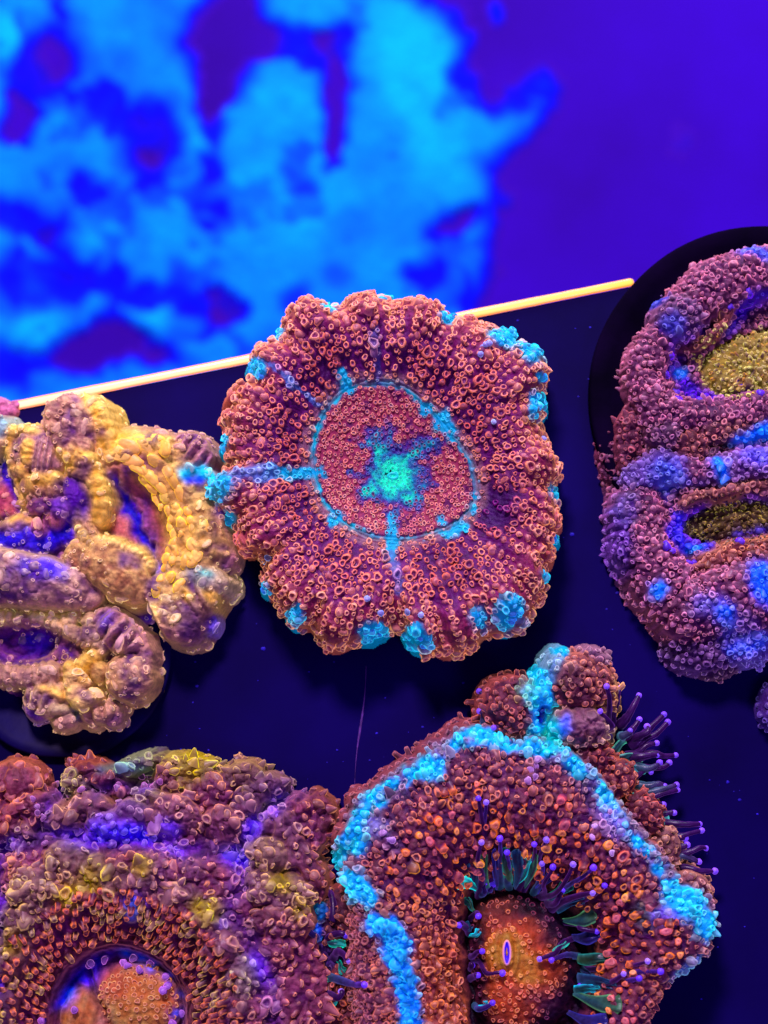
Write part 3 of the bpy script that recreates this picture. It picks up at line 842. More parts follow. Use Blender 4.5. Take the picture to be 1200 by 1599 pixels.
    for (u, v, r) in cyan_pts:
        for k_ in range(int(2 + r / 5)):
            a_ = rs.uniform(0, 6.28); q = r * rs.uniform(.2, .9)
            P.add(u + q * math.cos(a_), v + q * math.sin(a_), rs.uniform(3.5, 6.5), 'bubble', skin='#127bb8', tip=rs.choice(['#38c4f0', '#66dcf4', '#4a86e8']))
    for (u, v) in [(752, 556), (746, 566), (762, 552), (578, 940), (592, 960), (640, 962), (655, 965), (418, 874), (845, 690), (425, 870), (770, 668)]:
        P.add(u, v, rs.uniform(4.5, 5.5), 'knob', tip='#9fb8f8', skin='#6a4a80')
    f.stamp(P); f.build(root, zcut=22); P.build(root)
    # little stem plug under the colony
    disc_plug(root, 612, 745, 150, 0.55, M_plug)
    m = mesh_object('mouth', *mouth_mesh(614, 742, 6, 3, float(f.at(f.H, 614, 742)) + 2), M_pap, None, np.tile(lin('#0fbfb0'), (24 * 3 + 1, 1)))
    m['label'] = 'small turquoise mouth slit at the centre'; parent_keep(m, root)
    return root

def mouth_mesh(u, v, ru, rv, h, lip=1.5):
    Vv = []; n = 24
    for (k, z) in ((3.6, -2.0), (1.2, lip), (-.6, -1.0)):
        for i in range(n):
            a = 2 * math.pi * i / n
            Vv.append(to_world(u + math.cos(a) * (ru + k), v + math.sin(a) * (rv + k), h + z))
    Vv.append(to_world(u, v, h - 5.0))
    F = []
    for j in range(2):
        for i in range(n):
            a, b = j * n + i, j * n + (i + 1) % n
            F.append((a, a + n, b + n)); F.append((a, b + n, b))
    for i in range(n): F.append((2 * n + i, 3 * n, 2 * n + (i + 1) % n))
    return np.array(Vv), np.array([f for f in F])

center_coral()

# ================================================================== 2. the folded yellow colony on the left
def left_coral():
    root = thing('fleshy_coral', 'yellow and purple coral heaped in fleshy folds beside the left end of the glowing edge', 'coral', root_at(170, 860))
    f = Field(-70, 400, 590, 1170, 1.5, '#4a1a5c', '#e8b878'); f.deep = .9; f.ribk = 1.9
    Y, Yt = '#c0923c', '#ffdc80'; O, Ot = '#84583c', '#f4cc84'; P_, Pt = '#4d1560', '#c98a86'; B, Bt = '#2c1690', '#5a50e0'; R_, Rt = '#a05a5c', '#e8a088'
    # low apron the colony spreads over
    f.blob(60, 900, -12, 150, 210, 60, 0, P_, Pt, k=8); f.blob(200, 830, -10, 150, 150, 60, 0, P_, Pt, k=8)
    f.blob(130, 1030, -10, 90, 100, 60, 0, P_, Pt, k=8)
    # right-hand fan polyp
    out = [(165, 672), (200, 662), (232, 664), (262, 672), (300, 692), (326, 722), (338, 748), (346, 775), (358, 805), (368, 840), (366, 872), (352, 900), (358, 918), (340, 945), (322, 985), (290, 1006), (258, 998), (240, 965), (215, 930), (160, 905), (110, 830), (120, 720)]
    c = (190, 815); Ro = radius_fn(c, out); Rs = radius_fn(c, out, 90)
    du, dv = f.U - c[0], f.V - c[1]; th = np.arctan2(dv, du); rr = np.hypot(du * 1.0, dv * .92) ; R = Ro(th)
    t = np.hypot(du, dv) / R
    n1 = fbm(f.U, f.V, 24, 4, 71)
    h = np.interp(t, [0, .12, .3, .42, .5, .75, .9, 1.0], [50, 48, 46, 70, 82, 88, 78, 50])
    h = h + 1.0 * np.cos(th * 40 + n1) * sstep(.35, .5, t) + 1.6 * np.cos(t * 46) * sstep(.45, .55, t) + 20 * np.clip((R - Rs(th)) / 12, -1, 1) * sstep(.6, .95, t)
    h = np.where(t > 1, 50 - (np.hypot(du, dv) - R) * 5, h)
    f.put(h + 3 * n1, '#74584a', Yt, k=5)
    m = (f.H < h + 14)
    f.tint(m * sstep(.86, 1.0, t + .1 * n1), '#5b2a5c', '#d09a8a')
    f.spot(212, 706, 56, 34, 35, '#c4963c', '#ffdc80', amt=.9); f.spot(265, 800, 26, 90, -8, '#b0863e', '#ffdc80', amt=.6); f.spot(305, 840, 16, 50, 0, '#b88c40', '#ffdc80', amt=.6)
    f.tint(m * sstep(.30, .22, t), R_, Rt)
    f.stripe([(178, 750), (186, 772), (205, 800), (216, 830), (228, 858), (250, 884)], 11, '#2c1894', '#5548e0', groove=16)
    f.stripe([(185, 735), (208, 758), (232, 795), (246, 830), (254, 862)], 11, '#8d4450', '#d07f72', amt=.7)
    f.stripe([(222, 800), (236, 835), (244, 862)], 6, '#4a1672', '#9a60c0', amt=.6)
    f.blob(300, 705, 60, 38, 28, 26, 35, '#54265c', '#c08a8c', ribs=3, ribn=14); f.blob(318, 740, 58, 24, 16, 22, 40, '#3d1c8a', '#7a70d8')
    f.blob(262, 700, 66, 36, 20, 20, 15, '#94704e', Yt, ribs=2.5, ribn=12)
    f.blob(330, 835, 58, 26, 30, 26, 0, O, Ot, ribs=3, ribn=10); f.blob(345, 868, 50, 22, 22, 20, 0, '#5b3060', '#c49090'); f.blob(340, 800, 55, 18, 18, 22, 0, '#432066', '#8a6090')
    f.blob(300, 940, 58, 50, 34, 34, -30, Y, Yt, ribs=2.4, ribn=16); f.blob(325, 905, 66, 34, 22, 26, 20, '#a08f78', '#dfd0a0'); f.blob(285, 985, 40, 34, 22, 24, 15, '#502a60', '#c09a80')
    f.blob(268, 950, 56, 24, 30, 26, 0, '#7c5648', Ot); f.blob(318, 968, 40, 20, 22, 20, 0, '#3a169a', '#8070e0')
    f.stripe([(288, 748), (306, 738), (330, 742)], 9, '#0e8ca8', '#3cc8d8'); f.stripe([(292, 756), (312, 752)], 5, '#1c3cd0', '#3c8cf0')
    f.spot(312, 905, 26, 14, 20, '#7a9090', '#a8c8b8', amt=.7); f.stripe([(314, 896), (330, 902)], 4, '#3cb8b0', '#60d8c8', amt=.7)
    # upper knuckle with yellow flank
    f.blob(116, 668, 72, 50, 52, 42, 0, '#5a2a62', '#d4a486'); f.blob(112, 640, 84, 30, 22, 24, 0, '#5a2a62', '#c8988c')
    f.tube([(135, 632, 84, 15), (156, 650, 88, 19), (166, 680, 84, 18), (168, 706, 78, 14)], Y, Yt, ribs=0.8, pitch=14)
    for (u, v, r) in [(92, 650, 15), (108, 668, 14), (125, 665, 14), (100, 690, 15), (128, 692, 13), (88, 672, 13), (118, 690, 11), (137, 700, 12), (105, 640, 14), (130, 650, 12), (143, 670, 8), (138, 655, 7)]:
        f.blob(u, v, 104, r, r * 1.15, r * .75, 0, '#7d5450', '#e0b08a', k=3)
    # rolled yellow folds
    f.tube([(92, 706, 92, 14), (116, 712, 98, 16), (138, 724, 98, 17), (150, 742, 92, 14)], Y, Yt, ribs=1.8, pitch=15)
    f.tube([(116, 736, 92, 10), (138, 740, 96, 13), (155, 758, 94, 14), (160, 785, 88, 14), (156, 812, 80, 12)], Y, Yt, ribs=1.2, pitch=17)
    f.tube([(128, 756, 84, 9), (145, 768, 86, 10), (148, 795, 80, 10)], '#6a4a54', '#c8a080')
    f.blob(118, 770, 74, 26, 32, 22, 0, '#44106a', '#8a50a0')
    f.blob(128, 800, 66, 30, 26, 20, 20, '#40107a', '#9a60b0')
    # left lobe
    f.blob(58, 706, 74, 42, 40, 36, 0, '#6d4060', '#d8b088'); f.tube([(24, 676, 84, 10), (20, 706, 82, 10), (30, 740, 78, 12), (40, 775, 70, 11), (42, 800, 60, 8)], Y, Yt, ribs=.8)
    f.tube([(44, 712, 104, 9), (52, 702, 106, 11), (52, 724, 104, 11)], Y, Yt, ribs=1.5, pitch=9)
    f.tube([(22, 678, 92, 7), (40, 676, 100, 8), (60, 680, 100, 6), (80, 694, 92, 6)], Y, Yt)
    f.tube([(46, 760, 92, 14), (68, 752, 96, 15), (88, 752, 92, 14)], Y, Yt, ribs=1.2, pitch=13)
    f.blob(70, 715, 100, 20, 34, 14, 10, '#5c3566', '#d0a090', ribs=2.2, ribn=16); f.blob(40, 738, 96, 12, 13, 12, 0, Y, Yt); f.blob(88, 726, 92, 12, 14, 12, 0, '#7a4a5c', '#d8a890')
    f.tube([(50, 778, 84, 10), (68, 766, 92, 11), (92, 768, 92, 11), (102, 780, 82, 9)], '#7c5148', '#eab888', ribs=2.0, pitch=8)
    f.blob(70, 788, 76, 30, 16, 22, -15, '#4a1250', '#b06a80'); f.blob(98, 792, 80, 20, 20, 20, 0, '#4a1872', '#9a64b8'); f.blob(20, 760, 40, 22, 50, 16, -15, '#2c0fa8', '#5a40e0')
    f.blob(5, 780, 46, 20, 34, 14, -20, '#a84858', '#e08a80')
    f.blob(0, 672, 80, 18, 20, 16, 0, '#7a8c90', '#9ad0d0'); f.blob(4, 690, 78, 14, 12, 14, 0, '#a88a64', '#e8c890')
    # blue hollow under it
    f.blob(38, 838, 46, 62, 34, 30, -8, B, Bt, k=6); f.blob(30, 815, 60, 36, 16, 22, -15, '#6d4a78', '#caa890'); f.stripe([(0, 815), (30, 806), (55, 812)], 6, Y, Yt)
    f.blob(62, 822, 66, 14, 18, 16, 0, '#7a2c68', '#d890a0', ribs=3, ribn=9); f.blob(84, 810, 68, 20, 16, 18, 0, '#6c2560', '#d88a90', ribs=2.4, ribn=9)
    f.blob(110, 828, 44, 34, 26, 26, 0, '#3510a0', '#6a40d8')
    f.blob(150, 850, 54, 30, 22, 24, 10, '#6a3a64', '#d0a090'); f.blob(140, 826, 66, 16, 22, 18, -20, '#7a4a60', '#d8a090', ribs=2, ribn=8)
    f.stripe([(140, 950), (190, 955), (225, 960)], 12, B, Bt, amt=.8)
    # middle sausage
    f.tube([(126, 868, 66, 26), (160, 880, 76, 36), (195, 900, 78, 40), (212, 918, 70, 30)], O, Ot, k=4)
    f.tube([(150, 842, 80, 8), (180, 852, 92, 8), (212, 866, 92, 8), (232, 884, 80, 8)], '#b89868', Yt, ribs=2.0, pitch=9)
    # long low sausage on the left
    f.tube([(-60, 890, 70, 46), (0, 900, 74, 46), (60, 908, 76, 42), (112, 920, 70, 34), (136, 930, 62, 24)], '#6e4c58', '#dcb494', k=4)
    f.spot(75, 890, 40, 18, 10, '#3410a8', '#7060d8', amt=.85); f.spot(10, 935, 40, 10, 0, '#4a2460', '#a07080')
    f.tube([(-60, 962, 58, 8), (0, 962, 62, 8), (36, 966, 60, 9), (60, 962, 62, 8), (85, 972, 60, 9), (110, 964, 62, 9), (138, 955, 62, 7)], '#b0905e', '#f4d8a4', ribs=2.4, pitch=13)
    # lower polyp: purple hollow and its walls
    f.blob(30, 1010, 20, 100, 60, 20, 0, '#3a1058', '#9a5a80'); f.dig(40, 1000, 55, 34, 18, 0, '#3f0f60', '#a05880'); f.spot(50, 1000, 26, 16, 0, '#30109a', '#5a38c8', amt=.7)
    f.tube([(-60, 1050, 40, 16), (0, 1052, 46, 16), (40, 1056, 48, 17), (75, 1050, 50, 18)], '#7c5a58', '#d8b490', ribs=2, pitch=12)
    f.tube([(90, 975, 54, 10), (110, 985, 58, 12), (135, 1000, 58, 14)], '#7a6050', '#d8bc90', ribs=2.4, pitch=9)
    f.tube([(140, 965, 66, 14), (142, 990, 66, 16), (155, 1010, 60, 14)], '#9a7e60', '#e8cc9c', ribs=2, pitch=10)
    f.blob(182, 985, 62, 46, 30, 34, 42, '#6e4860', '#d8a8a0', ribs=3.5, ribn=15, k=3); f.spot(168, 972, 8, 20, 30, '#4018c0', '#7060e0', amt=.7)
    f.blob(215, 1005, 52, 18, 24, 22, -10, '#6a4460', '#d0a090'); f.blob(193, 1012, 66, 14, 12, 16, 0, '#9a7458', '#f0d090')
    f.blob(200, 1056, 56, 40, 40, 38, 0, '#4c1c4e', '#e8b886', k=3); f.blob(226, 1030, 58, 14, 30, 20, 0, '#6c4450', '#d8a890'); f.stripe([(160, 1080), (185, 1095)], 4, '#22555c', '#307c80')
    f.spot(175, 1068, 16, 22, 0, '#b89060', '#f4d890', amt=.8)
    for (u, v, rx, ry, rot, s_) in [(140, 1035, 10, 22, 25, Y), (128, 1040, 11, 18, 25, Y), (153, 1050, 14, 16, 0, O), (112, 1058, 14, 18, 20, '#b08c68'), (118, 1080, 16, 18, 30, '#b08c68'), (134, 1092, 24, 15, -25, '#a68664'), (127, 1062, 12, 14, 0, Y), (108, 1042, 10, 10, 0, Y), (135, 1066, 8, 8, 0, '#a06a60')]:
        f.blob(u, v, 70, rx, ry, rx * 1.0, rot, s_, Yt, k=2)
    f.blob(70, 1088, 42, 38, 32, 30, 20, '#7a5a5c', '#e0c090', ribs=2, ribn=14); f.blob(78, 1080, 62, 26, 9, 14, 22, Y, Yt); f.blob(86, 1106, 56, 22, 10, 14, 8, '#b09a78', '#e8d8a0'); f.blob(56, 1105, 36, 24, 20, 22, 0, '#4c1e72', '#9870b0')
    f.blob(98, 1125, 38, 22, 16, 24, -10, '#80605c', '#e0b494'); f.blob(150, 1112, 46, 38, 20, 26, -12, '#8a6258', '#e0b490', ribs=2.6, ribn=12); f.blob(140, 1132, 34, 12, 8, 14, 0, '#8a6258', '#e0b490'); f.blob(172, 1118, 40, 18, 18, 20, 0, '#5a3060', '#c09088')
    f.stripe([(110, 1106), (116, 1124)], 4, '#2a5a5c', '#3a8080'); f.stripe([(196, 700), (160, 700)], .1)
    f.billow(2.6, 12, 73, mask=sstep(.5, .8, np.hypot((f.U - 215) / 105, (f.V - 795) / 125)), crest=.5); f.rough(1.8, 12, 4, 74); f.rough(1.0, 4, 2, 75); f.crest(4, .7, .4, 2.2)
    # folded skin: gold lightened, violet shadow painted into the rest
    cav = f.H - sum(np.roll(np.roll(f.H, a, 0), b, 1) for a in (-6, 0, 6) for b in (-6, 0, 6)) / 9.0
    f.C = np.clip(f.C * (1 + .35 * fbm(f.U, f.V, 20, 4, 77))[..., None], 0, 1)
    sp = fbm(f.U, f.V, 34, 4, 78)
    f.tint(.75 * sstep(.18, .5, sp), '#4a1c5a', '#b08080')
    yl = sstep(.02, .12, f.C[..., 1])[..., None]
    f.C = np.clip(f.C * (1 + yl * np.array([.30, .32, .14])), 0, 1); f.C = f.C * (1 - (1 - yl) * np.array([.25, .4, -.35]))
    f.T = f.T * .6 + lin('#ffdc98') * .4; f.bleed(3)
    P = Papillae(f, 17); rs = np.random.default_rng(19)
    # rows of yellow vesicles on the fan
    rows = [(228, 752, 7), (240, 765, 7), (245, 779, 7), (252, 790, 6), (264, 798, 7), (270, 810, 7), (269, 822, 7), (274, 835, 7.5), (273, 849, 7), (266, 861, 6), (262, 873, 7), (259, 885, 6), (216, 732, 8), (226, 739, 8), (238, 748, 8), (250, 758, 8), (257, 774, 8), (275, 795, 7), (280, 806, 7), (284, 819, 7.5), (284, 834, 6),
            (275, 862, 6), (273, 875, 6.5), (307, 828, 9), (318, 826, 9), (303, 851, 9), (309, 867, 9), (291, 878, 8), (302, 881, 7), (267, 903, 7), (282, 916, 8), (246, 723, 9), (262, 735, 9), (236, 700, 10), (222, 690, 9), (205, 700, 10), (204, 720, 11), (190, 712, 9), (272, 752, 8), (284, 772, 8), (240, 686, 9), (258, 700, 10), (296, 800, 6), (300, 815, 6), (252, 905, 6), (246, 925, 7)]
    for (u, v, r) in rows:
        a = math.atan2(v - 830, u - 150); tan = np.array([-math.sin(a), -math.cos(a), 0])
        P.add(u, v, r * rs.uniform(.95, 1.12), 'bubble', tip='#ffd060' if r < 8.5 else '#ffd878', skin='#e0a83c', along=tan, stretch=1.9 if v < 780 else 1.25, tall=.5 if r > 8.5 else .75, upright=.1, dz=.5)
    def on(u, v): return f.at(f.H, u, v) > 12
    nz = lambda u, v: fbm(u, v, 30, 3, 80)
    fan = lambda u, v: (np.hypot((u - 190) / 120, (v - 800) / 135) < 1) & (u > 175)
    pts = poisson(lambda u, v: on(u, v) & ~fan(u, v), (-10, 375, 612, 1145), lambda u, v: 15 + 16 * sstep(-.3, .3, nz(u, v)), 81)
    for (u, v) in pts:
        k_ = rs.choice(['cup', 'flap', 'bubble'], p=[.15, .5, .35])
        P.add(u, v, min(9, 4.4 * math.exp(rs.normal(0, .32))), k_, stretch=rs.uniform(.9, 1.8), upright=.2, tall=rs.uniform(.3, .7), lean=(rs.normal(0, .15), rs.normal(0, .15) - .1, 0))
    pts = poisson(lambda u, v: on(u, v) & ~fan(u, v) & (nz(u, v) < .0), (-10, 375, 612, 1145), lambda u, v: 13 + 0 * u, 83)
    for (u, v) in pts:
        P.add(u, v, rs.uniform(1.6, 3.2), 'cup', upright=.2, tall=.8, stretch=rs.uniform(.8, 1.5))
    f.stamp(P); f.build(root); P.build(root)
    disc_plug(root, 100, 1015, 172, 0.12, M_plug2, rb=.03, rough=.02)
    return root
left_coral()

# ================================================================== 3. the mauve colony on its black plug at the right
def right_coral():
    root = thing('plug_coral', 'mauve coral with two yellow centres on a round black plug', 'coral', root_at(1190, 700))
    f = Field(930, 1330, 365, 1075, 1.5, '#5c2352', '#cf8582'); f.deep = .62; f.flesh = .6; f.face = .85
    M_, Mt = '#642468', '#e090a4'; V_, Vt = '#43227c', '#8f6fd0'; B, Bt = '#1846d0', '#3f8cff'; P_, Pt = '#3c0f62', '#8a4ad8'
    f.blob(1170, 720, -20, 225, 320, 90, 0, P_, Mt, k=8)
    # outer flanks
    f.tube([(1290, 425, 50, 46), (1185, 425, 54, 44), (1115, 448, 58, 44), (1075, 480, 60, 36)], M_, Mt, k=6, ribs=3.5, pitch=15)
    f.blob(1060, 500, 78, 40, 36, 34, -30, '#4a2a70', '#b07a98', k=3); f.spot(1045, 515, 22, 18, -30, '#2a30a0', '#6a80d8', amt=.8); f.blob(1046, 476, 60, 20, 16, 24, -35, '#2c2a90', '#6068d0')
    f.tube([(1030, 530, 62, 30), (1010, 565, 62, 32), (1012, 605, 60, 32), (1030, 640, 62, 34)], M_, Mt, k=6, ribs=3.5, pitch=14)
    f.tube([(1000, 630, 40, 18), (985, 665, 40, 22), (985, 705, 36, 22), (990, 740, 34, 16)], '#5a2050', '#b86a70', k=4); f.tube([(965, 665, 14, 18), (958, 700, 14, 18), (965, 730, 14, 16)], '#4c1a50', '#a05a70', k=4)
    # upper basin
    f.dig(1182, 565, 94, 60, 40, -14, '#5a1446', '#a85a80', edge=.3)
    f.blob(1186, 564, 40, 90, 48, 22, -18, '#c8b850', '#f0e888', k=8); f.blob(1230, 570, 44, 50, 40, 20, 0, '#c08a38', '#f0b860', k=6)
    f.blob(1160, 597, 58, 20, 16, 13, 0, '#b89a58', '#e8c878', k=4)
    f.stripe([(1055, 545), (1095, 530), (1140, 505), (1180, 470), (1220, 455)], 11, '#2c108c', '#7a50e8'); f.stripe([(1060, 570), (1072, 600), (1100, 622), (1150, 624), (1200, 615)], 10, '#34109a', '#7a48f0')
    f.spot(1066, 577, 11, 8, 0, '#1c80e0', '#40a8ff'); f.spot(1128, 515, 9, 6, 0, '#2c60e0', '#6a90ff')
    f.tube([(1105, 470, 78, 6), (1085, 525, 74, 5)], M_, Mt); f.tube([(1056, 538, 64, 5), (1090, 540, 66, 5), (1122, 520, 68, 5), (1142, 480, 74, 5), (1148, 462, 78, 4)], '#8a3c50', '#d89080')
    # ridge between the polyps
    f.tube([(1020, 650, 62, 26), (1070, 648, 66, 26), (1120, 650, 62, 26), (1170, 640, 66, 28), (1260, 635, 66, 32)], M_, Mt, k=5, ribs=3, pitch=14)
    f.blob(1040, 672, 62, 34, 28, 28, 0, '#5c3068', '#c088a0', k=4); f.blob(1080, 690, 58, 30, 34, 26, -10, '#5c2248', '#c88078', ribs=3, ribn=11)
    f.tube([(1110, 668, 66, 20), (1150, 672, 66, 22), (1200, 660, 66, 24), (1270, 655, 66, 26)], '#5a2450', '#d89080', k=4); f.spot(1172, 682, 30, 12, -14, '#0c66dc', '#2c98ff'); f.spot(1190, 676, 24, 16, 0, '#0c66dc', '#2c98ff')
    f.tube([(1000, 745, 50, 26), (1036, 728, 58, 28), (1065, 736, 58, 24), (1095, 742, 58, 22)], '#4a3080', '#9a80c8', k=4)
    f.tube([(1060, 730, 66, 14), (1085, 738, 68, 16), (1110, 738, 66, 16)], M_, Mt, ribs=3.0, pitch=11)
    f.tube([(1112, 735, 66, 22), (1140, 730, 70, 22), (1180, 725, 70, 26), (1270, 715, 70, 28)], '#542a78', '#b088c8', ribs=2.5, pitch=14, k=4); f.stripe([(1118, 725), (1128, 750)], 9, '#0f6ce8', '#2aa0ff'); f.spot(1185, 715, 34, 18, 0, '#3c3cc8', '#7a80f8', amt=.7)
    f.stripe([(1110, 700), (1140, 696)], 7, '#180426', '#301040', groove=16)
    f.spot(1040, 745, 26, 26, 0, '#2a3cb0', '#6a88e0', amt=.8)
    # lower basin
    f.tube([(1000, 790, 40, 44), (1005, 850, 44, 44), (1035, 905, 48, 48), (1085, 950, 52, 56), (1150, 930, 62, 62), (1220, 920, 64, 70), (1300, 915, 60, 70)], M_, Mt, k=6, ribs=5, pitch=17)
    f.blob(1110, 1005, 34, 60, 42, 40, -10, '#52246a', '#a078b0'); f.blob(1160, 990, 46, 60, 46, 40, 0, '#4a3088', '#9888d8'); f.blob(1130, 1030, 16, 40, 26, 22, -5, '#442058', '#a07890')
    f.dig(1158, 812, 104, 42, 36, -4, '#34107a', '#8048e8', edge=.28)
    f.blob(1166, 808, 28, 94, 30, 22, -8, '#4e3a1c', '#c8b868', k=7); f.spot(1150, 830, 40, 20, -20, '#46282c', '#8a6a48', amt=.7)
    f.stripe([(1060, 800), (1052, 825), (1070, 850), (1110, 855), (1150, 845), (1200, 832)], 11, '#241ca8', '#5c50f8'); f.spot(1088, 855, 14, 6, 0, '#1478e0', '#40b0ff')
    f.tube([(1068, 786, 70, 6), (1090, 774, 74, 7), (1130, 770, 74, 7), (1200, 756, 74, 7)], '#8a4450', '#d89884')
    f.tube([(1100, 872, 78, 6), (1140, 858, 90, 8), (1200, 850, 96, 8), (1280, 846, 96, 8)], '#a04a4c', '#e09878', ribs=.8); f.tube([(1090, 888, 80, 6), (1140, 872, 94, 7), (1200, 864, 98, 7)], '#984450', '#d89078')
    # blue patches
    f.spot(1180, 910, 24, 32, -15, '#1c50e0', '#4a8cff'); f.spot(1195, 935, 24, 20, 0, '#1c50e0', '#4a8cff', amt=.8); f.spot(1100, 950, 26, 22, 0, '#3a40b0', '#8898e8', amt=.75); f.spot(1125, 965, 18, 24, -20, '#2458d8', '#5a90ff'); f.spot(1028, 922, 14, 16, 20, '#1c6ce0', '#40a0ff')
    f.spot(1172, 1005, 34, 14, -15, '#2a50d8', '#6890ff', amt=.9); f.spot(1150, 985, 40, 24, 0, '#46389c', '#9490e0', amt=.6)
    f.spot(1180, 400, 30, 12, 15, '#2c3cb0', '#5c80f0', amt=.9); f.spot(965, 850, 26, 70, 0, '#2c1478', '#6a58c8', amt=.75); f.spot(980, 790, 20, 26, 0, '#35307c', '#7078c0', amt=.6)
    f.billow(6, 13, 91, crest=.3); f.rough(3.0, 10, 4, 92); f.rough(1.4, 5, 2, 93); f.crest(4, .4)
    f.C = np.clip(f.C * (1 + .4 * fbm(f.U, f.V, 18, 4, 95))[..., None], 0, 1); f.bleed(4)
    P = Papillae(f, 23); rs = np.random.default_rng(29)
    def inb(u, v): return (np.hypot((u - 1185) / 102, (v - 565) / 66) < 1) | (np.hypot((u - 1160) / 108, (v - 812) / 46) < 1)
    pts = poisson(lambda u, v: (f.at(f.H, u, v) > 4) & ~inb(u, v), (940, 1225, 380, 1062), lambda u, v: 7.6 + 2.4 * fbm(u, v, 40, 2, 97), 101)
    for (u, v) in pts:
        o_ = outward((1170, 720), u, v)
        P.add(u, v, min(6.5, 3.6 * math.exp(rs.normal(0, .25))), rs.choice(['cup', 'bubble', 'flap', 'spike'], p=[.45, .15, .25, .15]), lean=o_ * .25, upright=.25, stretch=rs.uniform(.9, 1.25), tall=rs.uniform(.8, 1.2))
    pts = poisson(lambda u, v: inb(u, v), (1040, 1225, 490, 870), lambda u, v: 6.2 + 0 * u, 103)
    for (u, v) in pts:
        ylw = float(f.at(f.C, u, v)[1]) > .06
        cc = (1180, 575) if v < 690 else (1165, 800)
        o_ = outward(cc, u, v)
        P.add(u, v, rs.uniform(2.0, 3.6) if ylw else rs.uniform(3, 5), rs.choice(['finger', 'cup', 'spike']) if ylw else 'bubble', skin=rs.choice(['#8a7434', '#b0a04c', '#5a3830'] if v < 690 else ['#3a2410', '#5a4a20', '#241030']) if ylw else None, tip=('#f4ec90' if rs.random() < .8 else '#e8b860') if ylw and v < 690 else None, lean=o_ * (.9 if ylw else .2), along=o_, upright=.3, tall=.8, stretch=1.1)
    for (u, v) in [(1045, 557), (1040, 585), (1058, 608), (1056, 626), (1085, 620), (1090, 628), (1104, 618), (1167, 462), (1140, 480), (1038, 855), (1048, 862), (1098, 860), (1078, 880), (1088, 878), (1040, 838), (1150, 850), (1186, 618)]:
        P.add(u, v, rs.uniform(5, 7.5), 'bubble', skin='#34108c', tip='#7a48f0')
    f.stamp(P); f.build(root, zcut=-4); P.build(root)
    for (u, v, a, b_) in [(1158, 596, 6, 5), (1148, 784, 9, 4)]:
        h = float(f.at(f.H, u, v)) + 2
        m = mesh_object('mouth', *mouth_mesh(u, v, a, b_, h, 3), M_pap, None, np.concatenate([np.tile(lin('#c09858'), (48, 1)), np.tile(lin('#2c0a80'), (25, 1))]))
        parent_keep(m, root)
    disc_plug(root, 1203, 622, 287, 0.30, M_plug, rough=.006)
    return root
right_coral()

